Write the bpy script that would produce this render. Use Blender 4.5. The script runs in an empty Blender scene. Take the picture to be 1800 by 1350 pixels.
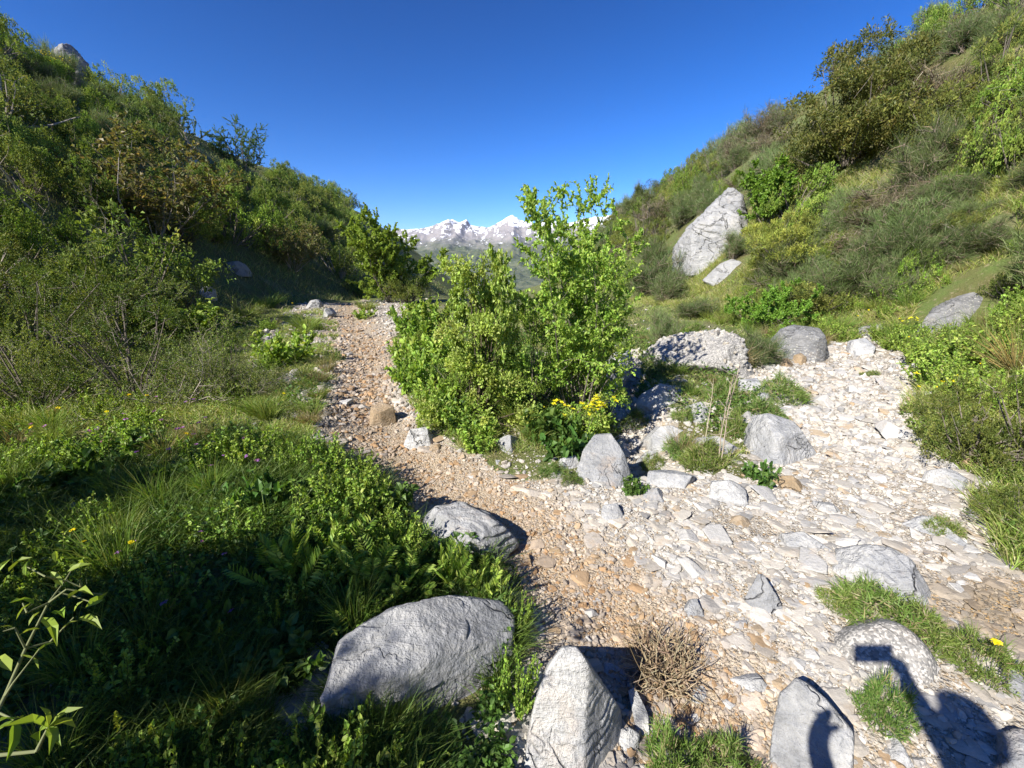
import bpy, bmesh, math, random
import numpy as np
from mathutils import Vector, Matrix
SC = bpy.context.scene
COL = SC.collection
R = math.radians
# ------------------------------------------------------------------ camera
CAM = np.array([0.0, 0.0, 1.6]); PITCH = R(13.9); FPX = 750.0      # focal length in pixels of an 1800 px wide picture
CP, SP = math.cos(PITCH), math.sin(PITCH)
FWD = np.array([0, CP, -SP]); UPV = np.array([0, SP, CP]); RGT = np.array([1.0, 0, 0])
SUN_AZ, SUN_EL = R(225), R(36)
TOSUN = np.array([math.sin(SUN_AZ)*math.cos(SUN_EL), math.cos(SUN_AZ)*math.cos(SUN_EL), math.sin(SUN_EL)])

def ray(px, py):
    d = FWD + RGT*((px-900)/FPX) + UPV*((675-py)/FPX)
    return d/np.linalg.norm(d)
# ------------------------------------------------------------------ noise
def _hash(i, j, k, seed):
    h = (i.astype(np.int64)*374761393 + j.astype(np.int64)*668265263 + k.astype(np.int64)*2147483647*3 + seed*974634777) & 0xFFFFFFFF
    h = ((h ^ (h >> 13))*1274126177) & 0xFFFFFFFF
    h = ((h ^ (h >> 16))*2246822519) & 0xFFFFFFFF
    return ((h ^ (h >> 15)) & 0xFFFF)/32767.5 - 1.0
def vnoise(p, seed=0):
    p = np.asarray(p, float); i = np.floor(p); f = p - i; i = i.astype(np.int64); f = f*f*f*(f*(f*6-15)+10)
    out = 0
    for a in (0, 1):
        wa = f[:, 0] if a else 1-f[:, 0]
        for b in (0, 1):
            wb = f[:, 1] if b else 1-f[:, 1]
            for c in (0, 1):
                wc = f[:, 2] if c else 1-f[:, 2]
                out = out + wa*wb*wc*_hash(i[:, 0]+a, i[:, 1]+b, i[:, 2]+c, seed)
    return out
def fbm(p, octv=4, seed=0, gain=.5, ridged=False):
    a, s, out = 1.0, 0, 0
    for o in range(octv):
        n = vnoise(p*(2.03**o)+o*17.3, seed+o)
        if ridged: n = 1-2*np.abs(n)
        out = out + a*n; s += a; a *= gain
    return out/s
def n2(x, y, sc, octv=3, seed=0, ridged=False):
    return fbm(np.stack([x/sc, y/sc, np.zeros_like(x)+.37], -1), octv, seed, ridged=ridged)
def smin(a, b, k):
    h = np.clip(.5+.5*(b-a)/k, 0, 1); return b*(1-h)+a*h-k*h*(1-h)
def smax(a, b, k): return -smin(-a, -b, k)
def sstep(a, b, x):
    t = np.clip((x-a)/(b-a), 0, 1); return t*t*(3-2*t)
# ------------------------------------------------------------------ terrain
PATHXY = np.array([(.9, .9), (.5, 1.6), (-.1, 2.45), (-.95, 3.2), (-1.45, 4.0), (-1.9, 5.4), (-2.6, 7.4), (-3.9, 10.4), (-5.0, 13.2), (-6.4, 17)])
def dline(x, y, P):
    best = np.full(np.shape(x), 1e9)
    for (ax, ay), (bx, by) in zip(P[:-1], P[1:]):
        dx, dy = bx-ax, by-ay; L = dx*dx+dy*dy
        t = np.clip(((x-ax)*dx+(y-ay)*dy)/L, 0, 1)
        best = np.minimum(best, np.hypot(x-ax-t*dx, y-ay-t*dy))
    return best
def terrain(x, y, fine=True):
    x = np.asarray(x, float); y = np.asarray(y, float)
    base = .07*smin(np.maximum(y, -6), 12.0, 3.0) - .22*np.maximum(y-17, 0)**1.02
    base = np.maximum(base, -40)
    # bush island, gully beside it and the sunken path
    base = base + .22*np.exp(-(((x-.1)/1.2)**2+((y-5.6)/1.5)**2)) - .3*np.exp(-(dline(x, y, np.array([(1.05, 3.3), (1.15, 4.2), (1.35, 5.2)]))/.33)**2)
    base = base - .09*np.exp(-(dline(x, y, PATHXY)/.45)**2)
    base = base + .2*sstep(-.35, -1.6, x+.25*np.maximum(y-2, 0))*sstep(6, 3, y)
    # left hillside
    toe = 4.6+.16*np.clip(y, 0, 12)
    s = -x; rid = 20.6+.6*n2(x*0, y, 9, 2, 5)
    d = smin(s, rid, 2.5)-toe
    left = .25 + np.where(d > 0, .76*d, .3*d) + .55*n2(x, y, 5, 3, 11)*sstep(0, 5, d) - .55*np.maximum(s-rid, 0)
    left = left - 30*sstep(60, 110, y) - .004*np.maximum(y-20, 0)
    # right hillside
    toe = np.interp(y, [-4, 0, 2.76, 6, 9, 13, 25, 60], [2.2, 2.7, 3.5, 5.5, 5.3, 4.2, 4.3, 4.6])
    rid = 13.2+.5*n2(x*0, y, 7, 2, 8)
    d = smin(x, rid, 2.0)-toe
    right = .12 + .05*np.clip(y, 0, 12) + np.where(d > 0, .45*d+.62*smax(d-1.2, d*0, .9), .3*d) + .45*n2(x, y, 4, 3, 21)*sstep(.5, 4, d) - .6*np.maximum(x-rid, 0)
    right = right - 30*sstep(70, 120, y)
    z = smax(smax(base, left, .5), right, .45)
    z = z + .05*n2(x, y, 1.3, 3, 31)
    if fine: z = z + .014*n2(x, y, .22, 3, 41)*sstep(25, 8, np.hypot(x, y))
    return z
def th(x, y): return float(terrain(np.array([x]), np.array([y]))[0])
_T = np.concatenate([np.linspace(.6, 8, 300), np.geomspace(8.02, 110, 500)])
def at(px, py):
    """the ground point seen at a pixel of the 1800 px picture"""
    d = ray(px, py); P = CAM[None]+_T[:, None]*d[None]
    below = P[:, 2] < terrain(P[:, 0], P[:, 1], False)
    if not below.any(): return None
    k = int(np.argmax(below)); a, b = (_T[k-1] if k else .3), _T[k]
    for _ in range(14):
        m = .5*(a+b); q = CAM+m*d
        if q[2] < th(q[0], q[1]): b = m
        else: a = m
    return CAM+b*d
def depth(p): return float((np.asarray(p)-CAM)@FWD)
def pix(p):
    q = np.asarray(p)-CAM; w = q@FWD
    return 900+FPX*(q@RGT)/w, 675-FPX*(q@UPV)/w
def inpoly(x, y, P):
    ins = np.zeros(np.shape(x), bool); n = len(P)
    for i in range(n):
        (ax, ay), (bx, by) = P[i], P[(i+1) % n]
        c = ((ay > y) != (by > y)) & (x < (bx-ax)*(y-ay)/(by-ay+1e-12)+ax)
        ins ^= c
    return ins
def poly_from(pts):
    out = []
    for p in pts:
        q = at(*p)
        if q is not None: out.append((q[0], q[1]))
    return out
BARE = poly_from([(556, 534), (640, 526), (715, 531), (730, 548), (705, 575), (690, 640), (700, 690), (755, 752), (830, 792), (900, 832), (980, 850), (1030, 850),
    (1075, 800), (1085, 745), (1055, 700), (1062, 625), (1120, 612), (1128, 690), (1190, 735), (1200, 775), (1210, 835), (1290, 845), (1320, 790), (1300, 745),
    (1335, 712), (1300, 660), (1350, 642), (1460, 602), (1530, 590), (1590, 625), (1640, 662), (1585, 730), (1620, 800), (1735, 850), (1745, 905), (1730, 960), (1800, 1000),
    (2000, 1000), (2400, 1350), (1900, 1700), (1340, 1500), (1200, 1500), (1120, 1600), (930, 1600), (918, 1180), (945, 1085), (905, 1010), (730, 940), (690, 880), (640, 835), (585, 800), (530, 775),
    (572, 742), (562, 690), (590, 645), (596, 575)])
BARE2 = poly_from([(395, 1420), (440, 1250), (490, 1160), (560, 1120), (610, 1165), (575, 1260), (560, 1420)]); BARE3 = poly_from([(440, 640), (470, 570), (540, 530), (600, 560), (596, 700), (540, 715)])
def bare_mask(x, y):
    w = .10+.012*np.hypot(x, y)
    gx, gy = x+w*n2(x, y, .35, 2, 61), y+w*n2(x, y, .35, 2, 62)
    return inpoly(gx, gy, BARE) | (inpoly(gx, gy, BARE2) & (n2(x, y, .22, 2, 63) > -.05)) | (inpoly(gx, gy, BARE3) & (n2(x, y, .4, 2, 64) > .02))
def ochre_amt(x, y):
    return np.clip(1.05-dline(x, y, PATHXY)/(.55+.02*y)+.5*n2(x, y, .6, 4, 71), 0, 1)
def wet_amt(x, y):
    q = WETC; return np.clip(1.25-np.hypot((x-q[0])/.55, (y-q[1])/.40)+.35*n2(x, y, .3, 2, 72), 0, 1)
WETC = at(1745, 1075)
# ------------------------------------------------------------------ mesh and object helpers
def mesh(name, V, F, mat=None, tint=None, smooth=False, mats=None, mi=None):
    V = np.ascontiguousarray(V, np.float32); F = np.ascontiguousarray(F, np.int32)
    me = bpy.data.meshes.new(name); n, k = F.shape
    me.vertices.add(len(V)); me.vertices.foreach_set('co', V.ravel())
    me.loops.add(n*k); me.loops.foreach_set('vertex_index', F.ravel())
    me.polygons.add(n); me.polygons.foreach_set('loop_start', np.arange(0, n*k, k, dtype=np.int32))
    if smooth: me.polygons.foreach_set('use_smooth', np.ones(n, bool))
    else: me.polygons.foreach_set('use_smooth', np.zeros(n, bool))
    if tint is not None:
        a = me.attributes.new('tint', 'FLOAT_COLOR', 'POINT')
        c = np.ones((len(V), 4), np.float32); c[:, :3] = tint; a.data.foreach_set('color', c.ravel())
    for m in (mats or ([mat] if mat else [])): me.materials.append(m)
    if mi is not None: me.polygons.foreach_set('material_index', np.asarray(mi, np.int32))
    me.update(calc_edges=True)
    return me
def obj(name, me, parent=None, loc=None, label=None, cat=None, group=None, kind=None):
    o = bpy.data.objects.new(name, me); COL.objects.link(o)
    if parent: o.parent = parent
    if loc is not None: o.location = [float(v) for v in loc]
    tag(o, label, cat, group, kind)
    return o
def tag(o, label=None, cat=None, group=None, kind=None):
    for k, v in (('label', label), ('category', cat), ('group', group), ('kind', kind)):
        if v: o[k] = v
    return o
def empty(name, loc, label, cat, group=None, rz=0, sc=(1, 1, 1)):
    o = obj(name, None, None, loc, label, cat, group); o.rotation_euler = (0, 0, rz); o.scale = sc; o.empty_display_size = .1
    return o
class Proto:
    """parts (name, mesh, tint-free) of one kind of plant, standing at the origin, height H and width W"""
    def __init__(s, parts, W, H): s.parts, s.W, s.H = parts, W, H
def place(name, proto, loc, w, h, label, cat, group=None, rz=0, lean=(0, 0), parts=True):
    """a plant: Empty at its base with one child per part, or one mesh when it is far away"""
    sc = (w/proto.W, w/proto.W, h/proto.H)
    if len(proto.parts) == 1:
        o = obj(name, proto.parts[0][1], None, loc, label, cat, group)
        o.rotation_euler = (lean[0], lean[1], rz); o.scale = sc; return o
    e = empty(name, loc, label, cat, group, rz, sc); e.rotation_euler = (lean[0], lean[1], rz)
    for pn, me in proto.parts: obj(pn, me, e)
    return e
def unit(v): return v/(np.linalg.norm(v, axis=-1, keepdims=True)+1e-9)
_ICO = {}
def ico(level):
    if level not in _ICO:
        bm = bmesh.new(); bmesh.ops.create_icosphere(bm, subdivisions=level, radius=1)
        bm.verts.ensure_lookup_table()
        _ICO[level] = (np.array([v.co[:] for v in bm.verts]), np.array([[v.index for v in f.verts] for f in bm.faces])); bm.free()
    return _ICO[level]
# ------------------------------------------------------------------ materials
class NT:
    def __init__(s, name, disp=False):
        s.m = bpy.data.materials.new(name); s.m.use_nodes = True; s.t = s.m.node_tree; s.t.nodes.clear()
        s.out = s.t.nodes.new('ShaderNodeOutputMaterial')
    def n(s, typ, _in=None, **kw):
        nd = s.t.nodes.new('ShaderNode'+typ)
        for k, v in kw.items(): setattr(nd, k, v)
        for k, v in (_in or {}).items(): s.put(nd.inputs[k], v)
        return nd
    def put(s, sock, v):
        if isinstance(v, bpy.types.NodeSocket): s.t.links.new(v, sock)
        else: sock.default_value = v
    def noise(s, vec, scale, detail=5, rough=.55, dist=0.0): return s.n('TexNoise', {'Vector': vec, 'Scale': scale, 'Detail': detail, 'Roughness': rough, 'Distortion': dist}).outputs['Fac']
    def ramp(s, fac, a, b, ca=(0, 0, 0, 1), cb=(1, 1, 1, 1)):
        r = s.n('ValToRGB', {'Fac': fac}); e = r.color_ramp.elements
        e[0].position, e[1].position = a, b; e[0].color, e[1].color = ca, cb
        return r.outputs['Color']
    def mix(s, f, a, b, mode='MIX'):
        m = s.n('Mix', data_type='RGBA', blend_type=mode); s.put(m.inputs['Factor'], f); s.put(m.inputs[6], a); s.put(m.inputs[7], b)
        return m.outputs[2]
    def math(s, op, a, b=0.0, c=None):
        m = s.n('Math', operation=op); s.put(m.inputs[0], a); s.put(m.inputs[1], b)
        if c is not None: s.put(m.inputs[2], c)
        return m.outputs[0]
    def bump(s, h, strength=.5, dist=.02, nrm=None):
        b = s.n('Bump', {'Height': h, 'Strength': strength, 'Distance': dist})
        if nrm: s.put(b.inputs['Normal'], nrm)
        return b.outputs['Normal']
    def pbr(s, col, rough=.8, nrm=None, spec=.3):
        p = s.n('BsdfPrincipled', {'Base Color': col, 'Roughness': rough, 'Specular IOR Level': spec})
        if nrm: s.put(p.inputs['Normal'], nrm)
        s.t.links.new(p.outputs[0], s.out.inputs['Surface']); return p
    def attr(s, name='tint'): return s.n('Attribute', attribute_name=name).outputs['Color']
    def coord(s, which='Object'): return s.n('TexCoord').outputs[which]
    def pos(s): return s.n('NewGeometry').outputs['Position']
def c4(r, g, b): return (r, g, b, 1.0)

def rock_mat(name, c1, c2, c3, vein=(.30, .31, .33), veins=.6, lichen=.0, scale=1.0, speck=0.0, stain=.35):
    """weathered limestone: mottled base, stretched veins, rusty stains, pits; world-space so no two rocks match"""
    t = NT(name); v = t.pos()
    rnd = t.n('ObjectInfo').outputs['Random']
    off = t.n('VectorMath', {0: v, 1: t.n('CombineXYZ', {'X': t.math('MULTIPLY', rnd, 31.0), 'Y': t.math('MULTIPLY', rnd, 17.0)}).outputs[0]}, operation='ADD').outputs[0]
    a = t.noise(off, 3.2*scale, 8, .62); b = t.noise(off, 14*scale, 6, .6)
    col = t.mix(t.ramp(a, .40, .62), c4(*c1), c4(*c2))
    col = t.mix(t.ramp(t.noise(off, 1.7*scale, 4, .6), .52, .74), col, c4(*c3))
    # veins: strongly stretched noise
    mp = t.n('Mapping', {'Vector': off, 'Scale': (2.2*scale, 9*scale, 12*scale), 'Rotation': (.5, .7, .9)}).outputs[0]
    vn = t.noise(mp, 1.0, 7, .65, 1.2)
    vf = t.math('SUBTRACT', 1.0, t.math('MULTIPLY', t.math('ABSOLUTE', t.math('SUBTRACT', vn, .5)), 14.0))
    vf = t.math('MULTIPLY', t.n('Clamp', {0: vf}).outputs[0], veins)
    col = t.mix(vf, col, c4(*vein))
    st = t.math('MULTIPLY', t.ramp(t.noise(off, 4.5*scale, 5, .7), .58, .75), stain)
    col = t.mix(st, col, c4(.47, .30, .15))
    fine = t.noise(off, 60*scale, 4, .7)
    col = t.mix(.75, col, t.mix(t.math('ADD', t.math('MULTIPLY', fine, .5), t.math('MULTIPLY', b, .5)), c4(.1, .1, .1), c4(.9, .9, .9)), 'OVERLAY')
    h = t.math('ADD', t.math('MULTIPLY', b, .6), t.math('MULTIPLY', fine, .35))
    if lichen > 0:
        vo = t.n('TexVoronoi', {'Vector': off, 'Scale': 26*scale, 'Randomness': 1.0})
        lm = t.math('MULTIPLY', t.ramp(t.math('ADD', vo.outputs['Distance'], t.math('MULTIPLY', t.noise(off, 5*scale, 3), .5)), .38, .55, c4(1, 1, 1), c4(0, 0, 0)), lichen)
        col = t.mix(lm, col, c4(.45, .44, .40))
        dk = t.math('MULTIPLY', t.ramp(t.noise(off, 21*scale, 5, .75), .60, .70), lichen)
        col = t.mix(dk, col, c4(.10, .10, .10))
    if speck > 0:
        vo = t.n('TexVoronoi', {'Vector': off, 'Scale': 120*scale, 'Randomness': 1.0})
        sep = t.n('SeparateColor', {0: vo.outputs['Color']}).outputs[0]
        col = t.mix(t.math('MULTIPLY', t.ramp(sep, .55, .75), speck), col, c4(.50, .48, .45))
        col = t.mix(t.math('MULTIPLY', t.ramp(sep, .08, .26, c4(1, 1, 1), c4(0, 0, 0)), speck*.8), col, c4(.13, .13, .13))
        h = t.math('ADD', h, t.math('MULTIPLY', vo.outputs['Distance'], -.3))
    cn = t.noise(off, 2.6*scale, 4, .55, .6); cl = t.math('ABSOLUTE', t.math('SUBTRACT', cn, .5))
    crk = t.ramp(cl, .0, .012); gate = t.ramp(t.noise(off, 1.3*scale, 2, .5), .40, .52)
    cf = t.math('MULTIPLY', t.math('SUBTRACT', 1.0, crk), gate)
    col = t.mix(t.math('MULTIPLY', cf, .6), col, c4(.13, .125, .12))
    h = t.math('SUBTRACT', h, t.math('MULTIPLY', cf, .5))
    h = t.math('ADD', h, t.math('MULTIPLY', vn, .7))
    t.pbr(col, .82, t.bump(h, .7 if speck > 0 else 1.0, (.012 if speck > 0 else .045)/scale), .25)
    return t.m

def tint_stone_mat(name, sc=1.0):
    t = NT(name); v = t.pos()
    col = t.mix(.5, t.attr(), t.mix(t.noise(v, 45, 5, .7), c4(.22, .21, .2), c4(.78, .78, .78)), 'OVERLAY')
    col = t.mix(t.math('MULTIPLY', t.ramp(t.noise(v, 9, 5, .7), .55, .72), .35), col, c4(.46, .31, .17))
    t.pbr(col, .85, t.bump(t.noise(v, 55, 5, .7), .5, .012), .2)
    return t.m
def loose_stone_mat(name, ca, cb, cc):
    t = NT(name); v = t.pos(); rnd = t.n('ObjectInfo').outputs['Random']
    r2 = t.math('FRACT', t.math('MULTIPLY', rnd, 7.31))
    col = t.mix(t.ramp(rnd, .3, .75), c4(*ca), c4(*cb)); col = t.mix(t.ramp(r2, .74, .82), col, c4(*cc))
    mp = t.n('Mapping', {'Vector': v, 'Scale': (8, 22, 26), 'Rotation': (.5, .7, .9)}).outputs[0]
    vn = t.noise(mp, 1.0, 6, .65, 1.0)
    col = t.mix(t.math('MULTIPLY', t.ramp(vn, .5, .62), .35), col, c4(.32, .32, .34))
    col = t.mix(.5, col, t.mix(t.noise(v, 40, 6, .7), c4(.22, .22, .22), c4(.78, .78, .78)), 'OVERLAY')
    col = t.mix(t.math('MULTIPLY', t.ramp(t.noise(v, 8, 5, .7), .55, .72), .4), col, c4(.46, .31, .17))
    h = t.math('ADD', t.noise(v, 50, 5, .7), t.math('MULTIPLY', vn, .8))
    t.pbr(col, .85, t.bump(h, .6, .015), .2)
    return t.m

def leaf_mat(name, trans=.35, rough=.5, hue=.03, val=.35, spec=.35):
    """leaf colour from the tint of each leaf, varied per plant"""
    t = NT(name); rnd = t.n('ObjectInfo').outputs['Random']
    hs = t.n('HueSaturation', {'Color': t.attr(), 'Hue': t.math('MULTIPLY_ADD', rnd, hue*2, .5-hue), 'Saturation': 1.0,
             'Value': t.math('MULTIPLY_ADD', t.math('FRACT', t.math('MULTIPLY', rnd, 5.7)), val*2, 1-val)})
    col = hs.outputs[0]
    p = t.n('BsdfPrincipled', {'Base Color': col, 'Roughness': rough, 'Specular IOR Level': spec})
    tr = t.n('BsdfTranslucent', {'Color': t.mix(1.0, col, c4(1.25, 1.2, .55), 'MULTIPLY')})
    mx = t.n('MixShader', {0: trans, 1: p.outputs[0], 2: tr.outputs[0]})
    t.t.links.new(mx.outputs[0], t.out.inputs['Surface'])
    return t.m
def bark_mat(name, a, b):
    t = NT(name); v = t.pos()
    f = t.noise(v, 30, 5, .7)
    t.pbr(t.mix(f, c4(*a), c4(*b)), .9, t.bump(f, .5, .01), .15)
    return t.m

MARBLE = rock_mat('white_marbled_limestone', (.51, .508, .50), (.28, .288, .305), (.60, .592, .568), veins=.5, stain=.25)
MARBLE2 = rock_mat('pale_grey_limestone', (.41, .41, .41), (.20, .207, .22), (.53, .52, .495), veins=.65, stain=.3)
GREY = rock_mat('grey_lichen_limestone', (.23, .23, .232), (.15, .153, .157), (.29, .285, .275), veins=.25, lichen=.75, stain=.15)
CRAG = rock_mat('crag_limestone', (.37, .37, .365), (.24, .243, .247), (.43, .42, .40), veins=.5, lichen=.35, scale=.45, stain=.2)
CONGL = rock_mat('speckled_conglomerate', (.24, .232, .22), (.17, .166, .16), (.28, .268, .25), veins=.1, speck=.75, stain=.15)
TANROCK = rock_mat('tan_limestone', (.36, .28, .19), (.28, .21, .13), (.42, .36, .29), vein=(.33, .22, .12), veins=.4, stain=.8)
SHADEROCK = rock_mat('shade_tinted_limestone', (.30, .31, .34), (.21, .22, .25), (.35, .36, .38), veins=.5, stain=.1)  # limestone with the blue of sky-lit shade put into its colour
LOOSE = loose_stone_mat('loose_bed_stone', (.46, .447, .425), (.36, .355, .348), (.38, .305, .22))
LOOSE_TAN = loose_stone_mat('loose_path_stone', (.40, .34, .265), (.36, .335, .305), (.33, .24, .145))
GRAVEL = tint_stone_mat('gravel_stone')
LEAF = leaf_mat('leaf', .38, .5, .008, .12); LEAF_F = leaf_mat('far_leaf', .3, .6, .009, .26, .2); BLADE = leaf_mat('grass_blade', .35, .55, .02, .1)
STRAW = leaf_mat('dry_stalk', .1, .8, .01, .15, .15)
BARK = bark_mat('grey_bark', (.10, .085, .07), (.24, .21, .18)); BARKP = bark_mat('pale_twig_bark', (.22, .19, .155), (.40, .36, .31)); BARKD = bark_mat('dark_bark', (.05, .04, .03), (.13, .10, .075))

def ground_mat():
    t = NT('stony_ground'); v = t.pos()
    z = t.n('SeparateColor', {0: t.attr('zone')}); veg, och, wet = z.outputs[0], z.outputs[1], z.outputs[2]
    big = t.n('TexVoronoi', {'Vector': v, 'Scale': 22.0}); sml = t.n('TexVoronoi', {'Vector': v, 'Scale': 70.0}); tiny = t.n('TexVoronoi', {'Vector': v, 'Scale': 170.0})
    def cells(vo, a, b, c):
        s = t.n('SeparateColor', {0: vo.outputs['Color']})
        return t.mix(t.ramp(s.outputs[1], .6, .7), t.mix(s.outputs[0], a, b), c)
    pale = t.mix(.45, cells(sml, c4(.40, .37, .33), c4(.31, .29, .258), c4(.33, .26, .18)), cells(tiny, c4(.42, .40, .36), c4(.30, .28, .245), c4(.30, .235, .155)))
    ochc = t.mix(.5, cells(sml, c4(.42, .335, .235), c4(.34, .265, .18), c4(.46, .40, .325)), cells(tiny, c4(.35, .265, .17), c4(.26, .195, .125), c4(.41, .35, .275)))
    col = t.mix(och, pale, ochc)
    col = t.mix(wet, col, cells(sml, c4(.30, .24, .17), c4(.24, .22, .18), c4(.40, .27, .13)))
    n1 = t.noise(v, 2.2, 6, .65); n3 = t.noise(v, 18, 5, .65)
    soil = t.mix(t.ramp(n1, .38, .62), c4(.12, .115, .045), c4(.105, .145, .04))
    soil = t.mix(t.ramp(n3, .55, .75), soil, c4(.30, .245, .16))
    hill = t.math('MULTIPLY', t.ramp(t.noise(v, .55, 5, .6), .55, .7), .75)
    soil = t.mix(hill, soil, c4(.25, .215, .15))
    col = t.mix(veg, col, soil)
    h = t.math('ADD', t.math('MULTIPLY', sml.outputs['Distance'], -.8), t.math('MULTIPLY', tiny.outputs['Distance'], -.3))
    h = t.math('ADD', h, t.math('MULTIPLY', big.outputs['Distance'], -.7))
    h = t.math('ADD', h, t.math('MULTIPLY', t.noise(v, 40, 5, .7), .6))
    t.pbr(col, .9, t.bump(h, .8, .02), .2)
    return t.m
GROUND = ground_mat()
def mountain_mat():
    t = NT('snowy_mountain'); v = t.pos()
    p = t.n('SeparateXYZ', {0: v}).outputs[2]
    nz = t.n('SeparateXYZ', {0: t.n('NewGeometry').outputs['True Normal']}).outputs[2]
    n1 = t.noise(v, .0035, 8, .62); n2_ = t.noise(v, .012, 8, .7); n3 = t.noise(v, .03, 5, .7)
    rock = t.mix(n2_, c4(.13, .122, .125), c4(.34, .32, .31))
    green = t.mix(t.ramp(n2_, .38, .62), c4(.035, .055, .025), c4(.12, .13, .07)); green = t.mix(t.ramp(n3, .6, .72), green, c4(.30, .29, .27))
    col = t.mix(t.ramp(t.math('ADD', t.math('MULTIPLY', p, 1/1000), t.math('MULTIPLY', n1, .5)), .62, .86), green, rock)
    n4 = t.noise(t.n('Mapping', {'Vector': v, 'Scale': (.011, .004, .005), 'Rotation': (0, .5, .3)}).outputs[0], 1.0, 8, .64)
    sn = t.math('ADD', t.math('MULTIPLY', p, 1/1000), t.math('MULTIPLY', t.math('SUBTRACT', n4, .5), 2.6))
    sn = t.math('ADD', sn, t.math('MULTIPLY', t.math('SUBTRACT', nz, .7), .9))
    col = t.mix(t.ramp(sn, .93, .97), col, c4(.84, .86, .9))
    t.pbr(col, .85, t.bump(n2_, .6, 30), .2)
    return t.m
MOUNT = mountain_mat()
def plain(name, c, rough=.6, spec=.4):
    t = NT(name); f = t.noise(t.coord(), 25, 4)
    t.pbr(t.mix(f, c4(*[k*.85 for k in c]), c4(*[min(1, k*1.1) for k in c])), rough, t.bump(f, .15, .01), spec); return t.m
# ------------------------------------------------------------------ ground sheet: rings round the viewpoint, finer where it is near
def build_ground():
    fr = np.linspace(-62, 62, 760); bk = np.linspace(62, 298, 150)[1:-1]
    ang = np.radians(np.concatenate([fr, bk])); rad = np.concatenate([[.02, .15, .3], np.geomspace(.42, 30, 430), np.geomspace(30.8, 170, 110)])
    A, Rr = np.meshgrid(ang, rad); x = (Rr*np.sin(A)).ravel(); y = (Rr*np.cos(A)).ravel()
    z = terrain(x, y)
    na, nr = len(ang), len(rad)
    i = np.arange(nr-1)[:, None]*na; j = np.arange(na)[None]; j2 = (j+1) % na
    F = np.stack([i+j, i+j2, i+na+j2, i+na+j], -1).reshape(-1, 4)
    bare = bare_mask(x, y).astype(float)
    zone = np.stack([1-bare, ochre_amt(x, y), wet_amt(x, y), ], -1)
    me = mesh('ground', np.stack([x, y, z], -1), F[:, ::-1], GROUND, smooth=True)
    a = me.attributes.new('zone', 'FLOAT_COLOR', 'POINT'); c = np.ones((len(x), 4), np.float32); c[:, :3] = zone; a.data.foreach_set('color', c.ravel())
    obj('ground', me, kind='structure')
build_ground()
# ------------------------------------------------------------------ mountain range and the valley before it
def build_mountain():
    tb = np.array([(-7500, 700), (-5200, 760), (-3600, 820), (-2600, 760), (-1700, 840), (-1300, 900), (-1120, 975), (-1050, 1000), (-940, 965), (-860, 985), (-800, 1000), (-730, 925), (-560, 890), (-400, 888),
                   (-200, 955), (-60, 1040), (10, 1070), (150, 990), (400, 950), (700, 1000), (1000, 960), (1400, 1050), (1850, 1110), (2600, 960), (3800, 820), (5200, 700), (7500, 640)], float)
    u = np.linspace(-1, 1, 420); xs = 1900*u+5600*u**3; ys = np.concatenate([np.linspace(130, 2800, 30), np.linspace(2900, 9000, 260)])
    X, Y = np.meshgrid(xs, ys); x, y = X.ravel(), Y.ravel()
    H = np.interp(x, tb[:, 0], tb[:, 1])
    t = (y-2600)/(8000-2600)
    prof = np.where(t < 1, np.clip(t, 0, 1)**1.25, 1-(t-1)*1.3)
    m = np.clip(t*1.6, 0, 1)*np.clip(1.25-np.abs(t-.55), .35, 1)
    rg = n2(x, y, 1100, 6, 91, True); fn = n2(x, y, 420, 5, 95, True)
    z = -330+(H+330)*prof + m*(rg*170+fn*60-40)*np.where(t > .93, .45, 1) + 25*n2(x, y, 200, 4, 99)*np.clip(t*3, .2, 1)
    z = np.where(t < 0, -330+25*n2(x, y, 500, 3, 3), z); z = np.maximum(z, -420)
    nx, ny = len(xs), len(ys); i = np.arange(ny-1)[:, None]*nx; j = np.arange(nx-1)[None]
    F = np.stack([i+j, i+j+1, i+nx+j+1, i+nx+j], -1).reshape(-1, 4)
    obj('mountain', mesh('mountain', np.stack([x, y, z], -1), F, MOUNT, smooth=True), kind='structure')
build_mountain()
# ------------------------------------------------------------------ rocks
def radial_rock(C, PN, PD, level, seed, sharp=22, amp=.02, freq=3.0, strata=0.0):
    """solid bounded by planes (n.x <= d), rounded a little and weathered"""
    dirs, F = ico(level)
    dd = PD-PN@C                                   # distance of each plane from the centre
    nd = dirs@PN.T
    inv = np.where(nd > 1e-3, nd/np.maximum(dd, 1e-3), 0)
    r = (inv**sharp).sum(1)**(-1/sharp)
    V = C+dirs*r[:, None]
    size = float(np.median(r))
    q = V*freq/size*.35
    n = 1.2*fbm(q*.8+seed*3.7, 6, seed, .58) + .7*fbm(q*1.1+seed*1.3, 4, seed+9, .5, ridged=True)
    if strata:
        ax2 = unit(np.array([[.35, -.3, 1.0]]))[0]; q2 = (V-C)@ax2/size; w2 = q2*7+2.2*fbm((V-C)/size*1.1+seed, 3, seed+7)+seed; fr = w2-np.floor(w2)
        gate = sstep(-.1, .35, fbm((V-C)/size*1.7+seed*2.3, 3, seed+8)); n = n+gate*(strata*3.2)*(sstep(.0, .16, fr)*(1-sstep(.16, 1, fr))-.4)
        ax = unit(np.array([[.5, .35, .8]]))[0]; s = V@ax
        n = n + strata*vnoise(np.stack([s*22/size*.35, V[:, 0]*1.2/size*.35, V[:, 1]*1.2/size*.35], -1), seed+5)
    V = V+dirs*(n*amp*size)[:, None]
    return V, F
ROCKXY = []                                        # footprints, kept clear of grass and loose stones
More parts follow.
